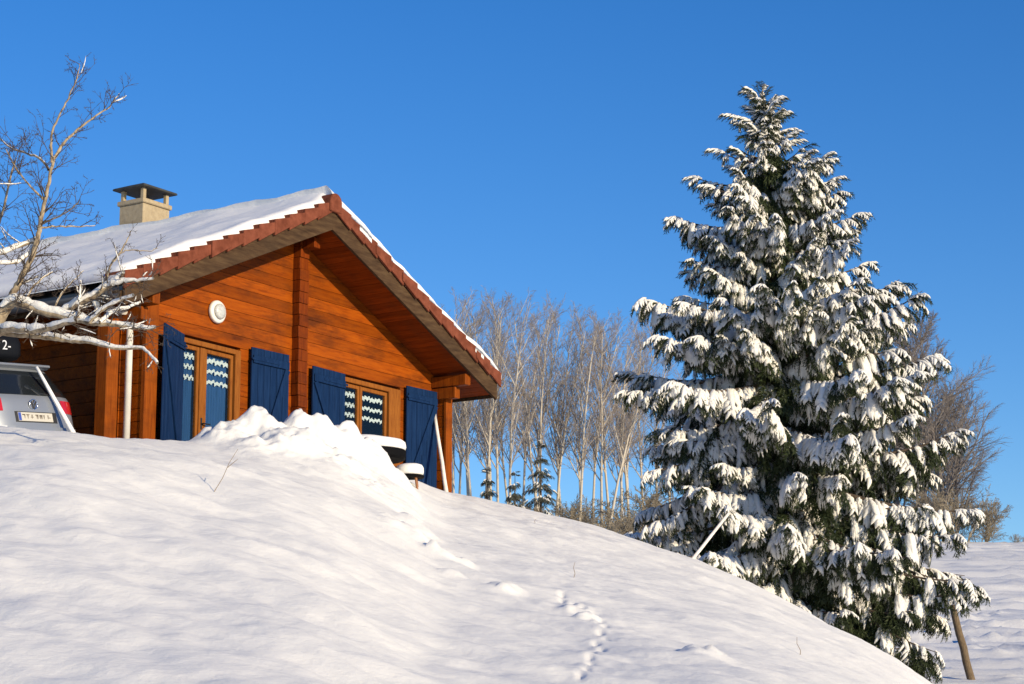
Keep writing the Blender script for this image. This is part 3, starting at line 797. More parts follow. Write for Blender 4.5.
em = bpy.data.objects.new('emblem', None); link(em, car); ey = car_pt(tail_t(0, .89), .89)[1]
em.location = (0, ey - .014, .895); 
ring = MB(); ring.tube([(.062 * math.cos(a), 0, .062 * math.sin(a)) for a in np.linspace(0, 2 * PI, 33)], .0075, 8); ring.build('ring', 'chrome', em, 0, True)
lt = MB()
lt.tube([(-.030, 0, .054), (0, 0, .006), (.030, 0, .054)], .006, 6)
lt.tube([(-.054, 0, .028), (-.026, 0, -.048), (0, 0, -.006), (.026, 0, -.048), (.054, 0, .028)], .006, 6); lt.build('letters', 'chrome', em)
bd_ = MB().lathe([(.058, 0), (.058, .004)], 28); bo = bd_.build('disc', 'car_black', em); bo.rotation_euler.x = R(90); bo.location.y = .006
MB().tube([(.30, .135, 1.03), (.05, .19, 1.07), (-.18, .24, 1.125)], [.010, .008, .006], 6).build('wiper', 'car_black', car)
# set the car down so that its emblem is where the photograph has it
em_t = at(33.5, 404.5, 27.7)
from mathutils import Euler
car.rotation_euler = (0, R(-5), CY); CM = Euler((0, R(-5), CY)).to_matrix()
car.location = em_t - CM @ Vector((0, ey - .014, .895))

rb = empty('roof_box', car.location + CM @ Vector((-.12, .50, 1.535)), CY); rb.rotation_euler = (0, R(-5), CY)
tag(rb, 'black roof box with white print carried on top of the silver car', 'roof box')
b = MB(); V = []; rows_ = [(0, .03, .36), (.05, .0, .40), (.17, .0, .405), (.19, .0, .41), (.30, .05, .40), (.35, .14, .37)]
n_ = 48
for z, ins, hw in rows_:
    for k in range(n_):
        a = 2 * PI * k / n_; c, s_ = math.cos(a), math.sin(a)
        V.append((hw * math.copysign(abs(c) ** .35, c), 1.0 + (1.0 - ins) * math.copysign(abs(s_) ** .3, s_), z))
f = [tuple(reversed(range(n_)))] + [(i * n_ + k, i * n_ + (k + 1) % n_, (i + 1) * n_ + (k + 1) % n_, (i + 1) * n_ + k) for i in range(len(rows_) - 1) for k in range(n_)] + [tuple(range((len(rows_) - 1) * n_, len(rows_) * n_))]
b.add(V, f).build('shell', 'box_black', rb, 0, True)
def lettering(txt, size, loc, rot, m, parent, name='lettering', ext=.003):
    cu = bpy.data.curves.new(name, 'FONT'); cu.body = txt; cu.size = size; cu.extrude = ext; cu.align_x = 'CENTER'
    tmp = bpy.data.objects.new(name, cu); COL.objects.link(tmp)
    bpy.context.view_layer.update()
    me = bpy.data.meshes.new_from_object(tmp.evaluated_get(bpy.context.evaluated_depsgraph_get()))
    bpy.data.objects.remove(tmp); me.materials.clear(); me.materials.append(M[m])
    o = bpy.data.objects.new(name, me); link(o, parent); o.location = loc; o.rotation_euler = rot; return o
lettering('0 2-', .17, (.0, -.006, .10), (R(90), 0, 0), 'box_white', rb)

# ------------------------------------------------------------------ branching plants: numpy tubes
def tubes_np(paths, sides=4):
    """paths: list of (pts (n,3), radii (n)) -> V, F"""
    Vs, Fs, off = [], [], 0
    ang = np.arange(sides) * 2 * PI / sides; ca_, sa_ = np.cos(ang), np.sin(ang)
    for P_, r in paths:
        P_ = np.asarray(P_, float); r = np.asarray(r, float); n = len(P_)
        d = np.empty_like(P_); d[1:-1] = P_[2:] - P_[:-2] if n > 2 else 0; d[0] = P_[1] - P_[0]; d[-1] = P_[-1] - P_[-2]
        d /= np.linalg.norm(d, axis=1)[:, None] + 1e-9
        ref = np.array([0, 0, 1.]) if abs(d[:, 2]).mean() < .8 else np.array([1., 0, 0])
        a = np.cross(d, ref); a /= np.linalg.norm(a, axis=1)[:, None] + 1e-9; b_ = np.cross(a, d)
        ring_ = P_[:, None, :] + r[:, None, None] * (a[:, None, :] * ca_[None, :, None] + b_[:, None, :] * sa_[None, :, None])
        Vs.append(ring_.reshape(-1, 3)); ix = off + np.arange(n * sides).reshape(n, sides); nxt = np.roll(ix, -1, 1)
        Fs.append(np.stack([ix[:-1].ravel(), nxt[:-1].ravel(), nxt[1:].ravel(), ix[1:].ravel()], 1)); off += n * sides
    return np.concatenate(Vs), np.concatenate(Fs)
def grow(p, d, L, r, lvl, out, spec, rnd):
    """recursive bare branching. spec[lvl] = (n_children, child length ratio, angle lo, angle hi, wander, up pull, first fork)"""
    nseg = 5 if lvl < 2 else 3
    pts = [np.array(p, float)]; d = np.array(d, float) / np.linalg.norm(d); rad = [r]
    nch, lr, a0, a1, wand, up, first = spec[min(lvl, len(spec) - 1)]
    for i in range(nseg):
        d = d + rnd.normal(0, wand, 3) + np.array([0, 0, up]); d /= np.linalg.norm(d)
        pts.append(pts[-1] + d * L / nseg); rad.append(r * (1 - (.72 if lvl else .8) * (i + 1) / nseg))
    pts = np.array(pts); out[lvl].append((pts, np.array(rad)))
    if lvl + 1 >= len(spec) + 1 or lvl + 1 >= len(out): return
    for k in range(nch):
        f_ = first + (1 - first) * (k + rnd.random()) / nch; f_ = min(f_, .98)
        i = min(int(f_ * nseg), nseg - 1); fr_ = f_ * nseg - i
        q = pts[i] * (1 - fr_) + pts[i + 1] * fr_; ax = pts[i + 1] - pts[i]; ax /= np.linalg.norm(ax)
        az = rnd.random() * 2 * PI; an = R(rnd.uniform(a0, a1))
        ref = np.array([0, 0, 1.]) if abs(ax[2]) < .9 else np.array([1., 0, 0])
        u = np.cross(ax, ref); u /= np.linalg.norm(u); v_ = np.cross(ax, u)
        nd = ax * math.cos(an) + (u * math.cos(az) + v_ * math.sin(az)) * math.sin(an)
        shape = (1 - .55 * (f_ - first) / (1 - first + 1e-6))
        grow(q, nd, L * lr * rnd.uniform(.7, 1.15) * shape, max(r * (1 - .72 * f_) * .58, spec_min[0]), lvl + 1, out, spec, rnd)
spec_min = [.006]

# ------------------------------------------------------------------ birches and other bare trees behind the slope
def bare_tree_mesh(seed, h, r, spec, minr=.010, lean=0):
    rnd = np.random.default_rng(seed); spec_min[0] = minr
    out = [[] for _ in range(len(spec) + 1)]
    grow((0, 0, 0), (lean, rnd.normal(0, .02), 1), h, r, 0, out, spec, rnd)
    Vt, Ft = tubes_np(out[0], 8); V1, F1 = tubes_np(out[1], 5)
    thick = (np.concatenate([Vt, V1]), np.concatenate([Ft, F1 + len(Vt)]))
    fine = tubes_np([q for l in out[2:] for q in l], 3)
    return thick, fine, tubes_np(out[0] + out[1][::2], 6), tubes_np([q for l in (out[1][1::2], *out[2:]) for q in l], 3)
BIRCH = [(24, .30, 16, 40, .045, .03, .36), (10, .42, 20, 50, .07, .05, .12), (9, .48, 22, 50, .09, .03, .10)]
birch_protos = []
for i in range(6):
    _, _, th, fi = bare_tree_mesh(100 + i, 15.5, .105, BIRCH, .0065, lean=rng.normal(0, .05))
    birch_protos.append((np_mesh('trunk', *th, True), np_mesh('crown', *fi, False)))
    birch_protos[-1][0].materials.append(M['birch']); birch_protos[-1][1].materials.append(M['birch_twig'])
ORD = ['first', 'second', 'third', 'fourth', 'fifth', 'sixth', 'seventh', 'eighth', 'ninth', 'tenth', 'eleventh', 'twelfth', 'thirteenth', 'fourteenth', 'fifteenth', 'sixteenth', 'seventeenth',
       'eighteenth', 'nineteenth', 'twentieth', 'twenty-first', 'twenty-second', 'twenty-third', 'twenty-fourth', 'twenty-fifth', 'twenty-sixth', 'twenty-seventh', 'twenty-eighth', 'twenty-ninth', 'thirtieth']
#  picture x at foot, top y, distance, proto, lean towards the right in degrees
BT = [(457, 312, 114, 4, 2), (470, 300, 109, 5, -2), (482, 304, 113, 0, 3), (494, 298, 108, 3, 2), (514, 302, 114, 1, -2), (538, 300, 107, 4, 1), (551, 308, 111, 2, 2), (583, 320, 111, 5, -2), (606, 318, 106, 3, 3), (628, 322, 113, 2, -2),
      (452, 300, 108, 0, 1), (463, 305, 112, 3, -3), (476, 292, 104, 1, 0), (488, 296, 100, 2, -4), (499, 290, 106, 4, -1), (508, 300, 96, 5, 3), (519, 295, 110, 0, 4), (531, 302, 115, 2, 1), (545, 292, 103, 1, -3),
      (556, 305, 112, 5, 2), (566, 322, 118, 3, 0), (577, 318, 100, 4, 3), (588, 312, 108, 0, 5), (599, 316, 96, 2, 7), (612, 314, 112, 1, 1), (622, 318, 105, 5, 3), (634, 312, 110, 3, 0), (645, 330, 116, 4, -2),
      (657, 345, 118, 0, 2), (668, 370, 112, 2, -1)]
BT.sort()
for i, (x, ytop, Y, pr_, ln) in enumerate(BT):
    p = at(x, 560, Y); gz = float(ground(p.x, p.y)) - .2
    topz = at(x, ytop + 8, Y).z; s = (topz - gz) / 16.2
    e = empty('birch_tree', (p.x, p.y, gz), random.uniform(-.5, .5)); e.rotation_euler.y = R(ln); e.scale = (.85, .85, s)
    if s < .95: e.scale = (.8, .8, s)
    tag(e, f'{ORD[i]} pale bare birch counted rightward from the chalet eave to the spruce', 'tree', 'bare birches behind the slope')
    for nm, me in zip(('trunk', 'crown'), birch_protos[pr_]): link(bpy.data.objects.new(nm, me), e)
# bare broad tree beyond the field on the right
BROAD = [(34, .46, 25, 62, .06, .06, .14), (18, .46, 20, 50, .08, .06, .10), (14, .5, 20, 50, .10, .03, .10)]
for i, (x, ytop, Y, seed, hh, lab) in enumerate([(945, 346, 146, 41, 13.5, 'tall rounded bare tree beyond the field to the right of the spruce'), (905, 352, 150, 42, 13.0, 'bare tree half hidden behind the right side of the spruce'), (926, 350, 154, 43, 13.0, 'bare tree between the half hidden one and the tall rounded one right of the spruce'), (958, 392, 152, 44, 11.0, 'shorter bare tree at the right end of the group beyond the field')]):
    th, fi, _, _ = bare_tree_mesh(seed, hh, .15, BROAD, .011)
    p = at(x, 548, Y); gz = float(ground(p.x, p.y)) - .2
    e = empty('bare_tree', (p.x, p.y, gz)); tag(e, lab, 'tree', 'bare trees beyond the field'); sc = (at(x, ytop, Y).z - gz) / hh; e.scale = ((1.2, 1.2, sc) if i < 3 else (.8, .8, sc))
    np_obj('trunk', *th, 'far_twig', e, True); np_obj('crown', *fi, 'far_twig', e)
# twiggy scrub at the foot of the birches and along the field edge
SCR = [(9, .62, 15, 55, .10, .03, .02), (8, .5, 20, 55, .12, .02, .1), (6, .5, 20, 55, .14, 0, .1)]
scrub_me = []
for i in range(3):
    rnd = np.random.default_rng(300 + i); spec_min[0] = .010; out = [[] for _ in range(4)]
    for k in range(9):
        a = rnd.random() * 2 * PI
        grow((math.cos(a) * .3, math.sin(a) * .3, 0), (math.cos(a) * .45, math.sin(a) * .45, 1), 2.3, .03, 0, out, SCR, rnd)
    me = np_mesh('scrub_bush', *tubes_np([q for l in out for q in l], 3)); me.materials.append(M['scrub']); scrub_me.append(me)
SB = [(470, 102, 1.0), (486, 98, .9), (503, 112, 1.3), (523, 95, 1.0), (548, 100, 1.3), (560, 110, 1.2), (578, 92, .9), (592, 104, 1.4), (606, 94, 1.1), (622, 108, 1.5), (636, 96, 1.2), (650, 104, 1.6), (664, 98, 1.3), (680, 108, 1.6)]
for i, (x, Y, s) in enumerate(SB):
    p = at(x, 560, Y); e = bpy.data.objects.new('scrub_bush', scrub_me[i % 3]); link(e); e.location = (p.x, p.y, float(ground(p.x, p.y)) - .1); e.rotation_euler.z = i * 1.7; e.scale = (s * 1.0, s * 1.0, s * .85)
    tag(e, f'{ORD[i]} brown twiggy bush counted rightward along the foot of the birches', 'bush', 'scrub under the birches')
for i, (x, Y, s, lab) in enumerate([(962, 139, 1.35, 'brown leafless bush on the field edge under the bare tree, left one'), (980, 140, 1.1, 'brown leafless bush on the field edge, right end of the thicket'), (942, 141, 1.4, 'brown leafless bush on the field edge close against the spruce'), (1021, 142, .35, 'tiny lone bush on the field edge at the right border')]):
    p = at(x, 545, Y); e = bpy.data.objects.new('scrub_bush', scrub_me[i % 3]); link(e); e.location = (p.x, p.y, float(ground(p.x, p.y)) - .1); e.rotation_euler.z = i * 2.1; e.scale = (s, s, s)
    tag(e, lab, 'bush', 'bushes on the field edge')

# ------------------------------------------------------------------ spruce
def capsule_fingers(fing, sides=6, rings=5):
    """fing: list of (p0, p1, r0, droop) -> tapered lumpy fingers"""
    Vs, Fs, off = [], [], 0
    ang = np.arange(sides) * 2 * PI / sides
    for (p0, p1, r0, dr_, rnd) in fing:
        t_ = np.linspace(0, 1, rings); P_ = p0 + (p1 - p0) * t_[:, None]; P_[:, 2] -= dr_ * t_ ** 2
        prof = np.interp(t_, [0, .15, .45, .8, 1], [.35, .9, 1.0, .62, .10]) * r0 * rnd.uniform(.85, 1.15, rings)
        d = np.gradient(P_, axis=0); d /= np.linalg.norm(d, axis=1)[:, None]
        a = np.cross(d, [0, 0, 1.]); a /= np.linalg.norm(a, axis=1)[:, None] + 1e-9; b_ = np.cross(a, d)
        jit = rnd.uniform(.85, 1.15, (rings, sides))
        rg = P_[:, None] + (a[:, None] * np.cos(ang)[None, :, None] * 1.1 + b_[:, None] * np.sin(ang)[None, :, None] * .8) * (prof[:, None] * jit)[..., None]
        Vs.append(rg.reshape(-1, 3)); ix = off + np.arange(rings * sides).reshape(rings, sides); nxt = np.roll(ix, -1, 1)
        Fs.append(np.stack([ix[:-1].ravel(), nxt[:-1].ravel(), nxt[1:].ravel(), ix[1:].ravel()], 1)); off += rings * sides
    return np.concatenate(Vs), np.concatenate(Fs)
def frond_template(seed):
    """unit frond along +x: (snow V,F), (needle V,F)"""
    rnd = np.random.default_rng(seed); snow, axes = [], []
    main = [np.array([0, 0, 0.]), np.array([1., rnd.normal(0, .06), 0])]; axes.append((main[0], main[1], .34))
    for k in range(5):
        for sg in (-1, 1):
            t_ = .12 + .17 * k + rnd.uniform(-.04, .04); l = (.46 - .055 * k) * rnd.uniform(.7, 1.2)
            p0 = np.array([t_, 0, -.34 * t_ ** 2]); an = rnd.uniform(.5, 1.0)
            p1 = p0 + l * np.array([math.cos(an), sg * math.sin(an), rnd.uniform(-.55, -.15)]); axes.append((p0, p1, .26))
    up = np.array([0, 0, .035])
    for i, (p0, p1, dr_) in enumerate(axes):
        if i == 0: snow.append((p0 + up, p0 + (p1 - p0) * .9 + up, .10, dr_ * .81, rnd))
        elif rnd.random() < .9: snow.append((p0 + up, p0 + (p1 - p0) * rnd.uniform(.7, .98) + up, rnd.uniform(.05, .088), dr_ * .75, rnd))
    sV, sF = capsule_fingers(snow)
    nV, nF = [], []
    for i, (p0, p1, dr_) in enumerate(axes):
        n = 34 if i == 0 else 20
        ax = (p1 - p0); L_ = np.linalg.norm(ax); ax = ax / L_
        for k in range(n):
            t_ = (k + rnd.random()) / n; q = p0 + (p1 - p0) * t_; q = q + np.array([0, 0, -dr_ * t_ ** 2 - .02])
            dn = rnd.normal(0, 1, 3); dn -= ax * dn.dot(ax); dn /= np.linalg.norm(dn); dn[2] -= .5
            dd = dn * .8 + ax * rnd.uniform(.5, 1.2) + np.array([0, 0, -2 * dr_ * t_ * .4]); dd /= np.linalg.norm(dd)
            l = rnd.uniform(.09, .17); sd = np.cross(dd, rnd.normal(0, 1, 3)); sd /= np.linalg.norm(sd); sd *= .019
            o_ = len(nV); nV += [q - sd, q + sd, q + dd * l]; nF.append((o_, o_ + 1, o_ + 2))
    return (sV, sF), (np.array(nV), np.array(nF))
def plume_template(seed):
    """a hanging fan of twigs under one pad of snow with a ragged lower rim"""
    rnd = np.random.default_rng(seed); nu, nv = 10, 15
    w0 = rnd.uniform(.20, .32); drop = rnd.uniform(.45, .8); fwd = rnd.uniform(.55, .85)
    ln = 1 - .26 * rnd.random(nv) * np.where(np.arange(nv) % 2, 1, .25); ln *= 1 - .25 * np.abs(np.linspace(-1, 1, nv)) ** 2
    u = np.linspace(0, 1, nu)[:, None] * ln[None]; v = np.linspace(-1, 1, nv)[None] * np.ones((nu, 1))
    wu = w0 * (.35 + 1.1 * u - .55 * u ** 2)
    x = u * fwd + .0 * v; y = v * wu + rnd.normal(0, .012, (nu, nv)); z = -drop * u ** 1.7 - .55 * wu * v ** 2
    rough = rnd.normal(0, .018, (nu, nv)) + .010 * np.cos(np.arange(nv) * PI)[None] * np.linspace(0, 1, nu)[:, None]
    th = .075 * np.sqrt(np.clip(1 - v ** 4, 0, 1)) * np.sin(PI * np.clip(.12 + .86 * np.linspace(0, 1, nu)[:, None], 0, 1)) ** .6
    T_ = np.stack([x + .35 * th, y, z + th + rough], -1).reshape(-1, 3); B_ = np.stack([x - .01, y * .96, z - .012], -1).reshape(-1, 3)
    n = nu * nv; ix = np.arange(n).reshape(nu, nv)
    f = np.stack([ix[:-1, :-1].ravel(), ix[1:, :-1].ravel(), ix[1:, 1:].ravel(), ix[:-1, 1:].ravel()], 1)
    rim = list(ix[0]) + list(ix[1:, -1]) + list(ix[-1, ::-1][1:]) + list(ix[::-1, 0][1:])
    fr = np.array([[rim[i], rim[i + 1], rim[i + 1] + n, rim[i] + n] for i in range(len(rim) - 1)])
    nV, nF = [], []
    for k in range(230):
        uu = rnd.random() ** .6; vv = rnd.uniform(-1.05, 1.05); j = int(np.clip((vv + 1) / 2 * (nv - 1), 0, nv - 1)); uu *= ln[j]
        ww = w0 * (.35 + 1.1 * uu - .55 * uu ** 2); q = np.array([uu * fwd, vv * ww, -drop * uu ** 1.7 - .55 * ww * vv ** 2 - .025])
        dd = np.array([fwd * .6, vv * .5, -drop * 1.7 * uu ** .7 - .35]) + rnd.normal(0, .38, 3); dd /= np.linalg.norm(dd)
        sd = np.cross(dd, rnd.normal(0, 1, 3)); sd /= np.linalg.norm(sd); sd *= .017; l = rnd.uniform(.09, .19)
        o_ = len(nV); nV += [q - sd, q + sd, q + dd * l]; nF.append((o_, o_ + 1, o_ + 2))
    return (np.concatenate([T_, B_]), np.concatenate([f, f[:, ::-1] + n, fr])), (np.array(nV), np.array(nF))
FT = [frond_template(500 + i) for i in range(14)]
PT = [plume_template(800 + i) for i in range(16)]
class Cloud:
    def __init__(s): s.v = []; s.f = {}; s.n = 0
    def add(s, V, F_):
        s.v.append(V); s.f.setdefault(F_.shape[1], []).append(F_ + s.n); s.n += len(V)
    def mesh(s, name, m, parent, smooth):
        return np_obj(name, np.concatenate(s.v), [np.concatenate(q) for q in s.f.values()], m, parent, smooth)
def place(V, o, ex, ey, ez, s): return o + s * (V[:, :1] * ex + V[:, 1:2] * ey + V[:, 2:3] * ez)

DS = 40.0
sil_y = [80, 88, 105, 120, 150, 170, 190, 215, 245, 260, 290, 300, 330, 345, 385, 400, 430, 450, 480, 500, 530, 545, 580, 610, 640, 655]
sil_l = [762, 757, 747, 738, 722, 694, 700, 672, 690, 684, 668, 642, 668, 650, 622, 640, 642, 655, 668, 650, 630, 640, 690, 760, 862, 880]
sil_r = [763, 768, 778, 790, 808, 832, 842, 858, 866, 868, 900, 918, 890, 905, 930, 925, 952, 940, 948, 958, 965, 975, 984, 980, 962, 935]
def axis_x(y): return 762 + (796 - 762) * np.clip((y - 80) / 560, 0, 1)
tr_top = at(762, 85, DS); tr_bot = at(797, 640, DS); gz_ = float(ground(tr_bot.x, DS)) - .2
spr = empty('spruce_tree', (tr_bot.x, DS, gz_))
tag(spr, 'tall dark spruce with boughs bent under heavy snow', 'tree')
SO = np.array([tr_bot.x, DS, gz_])
def trunk_pt(z):
    k = (z - gz_) / (tr_top.z - gz_); return np.array([tr_bot.x + (tr_top.x - tr_bot.x) * k, DS, z])
HT = tr_top.z - gz_
V_, F_ = tubes_np([(np.array([trunk_pt(gz_ + HT * k / 14) - SO for k in range(15)]), np.array([.17 * (1 - k / 14) ** .9 + .008 for k in range(15)]))], 12)
np_obj('trunk', V_, F_, 'bark', spr, True)
PXM = 2263.28 / (DS * CP + 6 * SP)      # picture points per metre at the tree
snowC, needC, barkP = Cloud(), Cloud(), []
def bough(z0, az, L, pitch, up, snowy, rnd, dense=1.0):
    """one bough: leaves the trunk at height z0 towards az (0 = right, 90 deg = away)"""
    p = trunk_pt(z0); n = 9; pts = [p]; hd = np.array([math.cos(az), math.sin(az), 0])
    for i in range(n):
        t_ = (i + 1) / n; a = pitch + up * t_ ** 2 * 1.2 - .12 * math.sin(PI * t_)
        pts.append(pts[-1] + L / n * (hd * math.cos(a) + np.array([0, 0, math.sin(a)]))); hd = hd + np.array([rnd.normal(0, .04), rnd.normal(0, .04), 0]); hd /= np.linalg.norm(hd)
    pts = np.array(pts); barkP.append((pts - SO, np.linspace(.012 + .014 * L, .006, n + 1)))
    step = .125 / dense; m = max(4, int(L * .92 / step))
    for k in range(m):
        t_ = .10 + .90 * (k + rnd.random() * .6) / m; f_ = min(t_, .999) * n; i = int(f_); q = pts[i] + (pts[i + 1] - pts[i]) * (f_ - i)
        ax = pts[min(i + 1, n)] - pts[i]; ax /= np.linalg.norm(ax)
        side = np.cross(ax, [0, 0, 1.]); side /= np.linalg.norm(side)
        fl = (.17 + .56 * min(1, L / 2.4) ** .8) * (1 - .55 * t_ ** 1.5) * rnd.uniform(.75, 1.2)
        if t_ < .3: fl *= .75
        for sg in ((-1, 1) if k % 1 == 0 else (1,)):
            an = R(rnd.uniform(38, 72)) * (1 - .45 * t_)
            ex = ax * math.cos(an) + side * sg * math.sin(an) + np.array([0, 0, rnd.uniform(-.95, -.15) - .25 * (1 - t_)]); ex /= np.linalg.norm(ex)
            put_frond(q, ex, fl * rnd.uniform(.8, 1.1), snowy, rnd)
    put_frond(pts[-2], (pts[-1] - pts[-2]) / np.linalg.norm(pts[-1] - pts[-2]), .34, snowy, rnd)
def put_frond(q, ex, s, snowy, rnd):
    ey = np.cross([0, 0, 1.], ex); ey /= np.linalg.norm(ey) + 1e-9; ez = np.cross(ex, ey)
    plume = s > .34 and rnd.random() < .58
    (sV, sF), (nV, nF) = (PT if plume else FT)[rnd.integers(len(PT if plume else FT))]
    if plume: s = min(s * rnd.uniform(.65, 1.35), .72)
    o = q - SO
    needC.add(place(nV, o, ex, ey, ez, s), nF)
    if rnd.random() < snowy:
        sq = rnd.uniform(.75, 1.2)
        snowC.add(place(sV * np.array([1, 1, 1.0]), o + np.array([0, 0, .012]), ex, ey * 1, ez * sq, s), sF)
rs = np.random.default_rng(77)
zlist = []
NB = 225
for kb in range(NB):
    if True:
        hf = .045 + .93 * (kb / NB) ** .92 + rs.normal(0, .012)
        hf = float(np.clip(hf, .03, .97)); zj = gz_ + hf * HT
        az = kb * 2.39996 + rs.normal(0, .30)
        pitch = np.interp(hf, [0, .25, .5, .8, 1], [-.42, -.32, -.16, .22, .75]) + rs.normal(0, .13)
        ypx = pix(trunk_pt(zj))[1]
        # reach of the outline where the tip will be
        cx = math.cos(az)
        Lg = 2.0
        for _ in range(4):
            ty = ypx - math.sin(pitch + .12) * Lg * PXM * .9
            ty = float(np.clip(ty, 82, 654)); ax_ = axis_x(ty)
            rl = max(.12, (ax_ - np.interp(ty, sil_y, sil_l)) / PXM); rr_ = max(.12, (np.interp(ty, sil_y, sil_r) - ax_) / PXM)
            Lg = rr_ * cx ** 2 + rl * (1 - cx ** 2) if cx > 0 else rl * cx ** 2 + rr_ * (1 - cx ** 2) * .6 + rl * .4 * (1 - cx ** 2)
            if abs(cx) < .5: Lg = .5 * (rl + rr_)
        Lg = min(Lg, 3.3) * rs.uniform(.76, 1.07) * (1 if hf < .8 else np.interp(hf, [.8, .97], [1, .6]))
        back = math.sin(az) > .55
        lower_right = cx > .25 and hf < .42
        sn = rs.uniform(.82, 1.0) if not lower_right else .5
        if hf < .16: sn *= .3
        if hf > .85: sn *= .9
        bough(zj, az, max(.16, Lg / math.cos(pitch * .7)), pitch, np.interp(hf, [0, .5, 1], [.42, .35, .1]), sn, rs, .62 if back else 1.0)
# the boughs that stand out of the outline: tip in the picture, height of the fork
for (tx, ty, fy, away, sn) in [(642, 296, 318, -10, .95), (694, 168, 190, 5, .9), (672, 214, 232, -8, .9), (622, 384, 360, -5, .95), (628, 524, 440, -15, .9), (640, 545, 462, 10, .8), (918, 292, 345, -8, .9), (902, 268, 318, 10, .9), (955, 424, 470, -12, .8), (952, 430, 455, 8, .8),
                              (984, 582, 515, -10, .5), (978, 560, 505, 15, .5), (962, 505, 480, -25, .9), (860, 210, 236, 0, .85), (842, 185, 208, 5, .85), (930, 385, 405, 0, .9), (736, 116, 124, 0, .9), (645, 340, 345, -20, .95), (648, 440, 395, 8, .95), (640, 468, 410, -22, .9), (632, 500, 432, 12, .9), (690, 262, 280, 12, .9), (720, 150, 165, -5, .85), (825, 160, 180, -8, .85), (875, 250, 285, 8, .85), (935, 350, 385, -10, .9), (940, 460, 455, 15, .8), (700, 540, 450, -45, .95), (760, 555, 470, -60, .95), (860, 560, 480, -55, .9), (930, 640, 560, -30, .35), (880, 645, 570, -45, .3), (960, 610, 545, 5, .4)]:
    tp_ = at(tx, ty, DS); f0 = at(axis_x(fy), fy, DS); dx = tp_.x - trunk_pt(f0.z)[0]; dz = tp_.z - f0.z
    az = (R(away) if dx > 0 else PI - R(away)); L_ = math.hypot(dx / max(.45, math.cos(R(away))), dz)
    L_ = min(L_, 3.6)
    bough(f0.z, az, L_, math.atan2(dz, abs(dx)) - .08, .22, sn, rs, 1.05)
# leader: a few stiff upright shoots
for k in range(34):
    z = tr_top.z - .95 + .92 * k / 34; a = rs.random() * 2 * PI; c_ = rs.uniform(.25, .7) * (1.1 - .5 * k / 34)
    e_ = np.array([math.cos(a) * c_, math.sin(a) * c_, .75]); put_frond(trunk_pt(z), e_ / np.linalg.norm(e_), rs.uniform(.14, .26) * (1.1 - .5 * k / 34), .45, rs)
for dx_, l_ in ((0, .24), (.07, .22), (-.06, .2), (.16, .18), (-.15, .16)):
    e_ = np.array([dx_ * 1.2, rs.normal(0, .05), 1.0]); put_frond(trunk_pt(tr_top.z - .12 - abs(dx_) * 1.5) + np.array([dx_, 0, 0]), e_ / np.linalg.norm(e_), l_, .25, rs)
# shaded inner needles and dead twigs close to the trunk
for k in range(900):
    z = gz_ + .3 + rs.random() ** 1.3 * HT * .86; a = rs.random() * 2 * PI; hf = (z - gz_) / HT; r_ = rs.uniform(.08, 1.0) * 1.5 * (1 - hf)
    ex = np.array([math.cos(a), math.sin(a), rs.uniform(-.9, .1)]); ex /= np.linalg.norm(ex)
    put_frond(trunk_pt(z) + np.array([math.cos(a), math.sin(a), -.2]) * r_, ex, rs.uniform(.4, .7), .0, rs)
needC.mesh('crown', 'needle', spr, False); snowC.mesh('snow_cover', 'tree_snow', spr, True)
V_, F_ = tubes_np(barkP, 5); np_obj('boughs', V_, F_, 'bark', spr, True)

# far snow-dusted conifers among the birches
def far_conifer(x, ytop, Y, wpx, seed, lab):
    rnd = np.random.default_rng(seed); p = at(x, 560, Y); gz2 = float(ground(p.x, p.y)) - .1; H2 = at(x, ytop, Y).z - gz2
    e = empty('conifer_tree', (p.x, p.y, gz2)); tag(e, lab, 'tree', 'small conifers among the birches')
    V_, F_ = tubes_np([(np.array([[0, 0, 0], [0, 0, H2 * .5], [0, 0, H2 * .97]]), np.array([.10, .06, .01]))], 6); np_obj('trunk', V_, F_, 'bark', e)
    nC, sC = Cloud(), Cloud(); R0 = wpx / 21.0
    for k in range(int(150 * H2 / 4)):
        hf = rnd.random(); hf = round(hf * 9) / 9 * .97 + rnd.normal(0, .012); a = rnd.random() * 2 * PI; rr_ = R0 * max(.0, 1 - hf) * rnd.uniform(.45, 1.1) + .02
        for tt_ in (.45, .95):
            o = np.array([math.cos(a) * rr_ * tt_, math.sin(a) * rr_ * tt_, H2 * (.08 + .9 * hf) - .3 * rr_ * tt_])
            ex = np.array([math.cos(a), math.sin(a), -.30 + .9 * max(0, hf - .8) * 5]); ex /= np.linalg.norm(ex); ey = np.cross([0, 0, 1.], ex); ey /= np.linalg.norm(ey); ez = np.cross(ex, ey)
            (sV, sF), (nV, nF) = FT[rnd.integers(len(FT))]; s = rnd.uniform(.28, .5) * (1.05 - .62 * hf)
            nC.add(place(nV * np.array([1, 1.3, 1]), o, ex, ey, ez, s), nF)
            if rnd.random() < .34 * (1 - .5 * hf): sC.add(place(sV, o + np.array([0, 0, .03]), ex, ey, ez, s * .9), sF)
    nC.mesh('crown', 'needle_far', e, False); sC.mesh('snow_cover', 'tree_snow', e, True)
far_conifer(541, 440, 98, 30, 1, 'small dark conifer dusted with snow, tallest of the three among the birches')
far_conifer(487, 466, 100, 22, 2, 'small dark conifer under the birches closest to the chalet')
far_conifer(515, 470, 96, 22, 4, 'low dark conifer between the two taller small conifers')

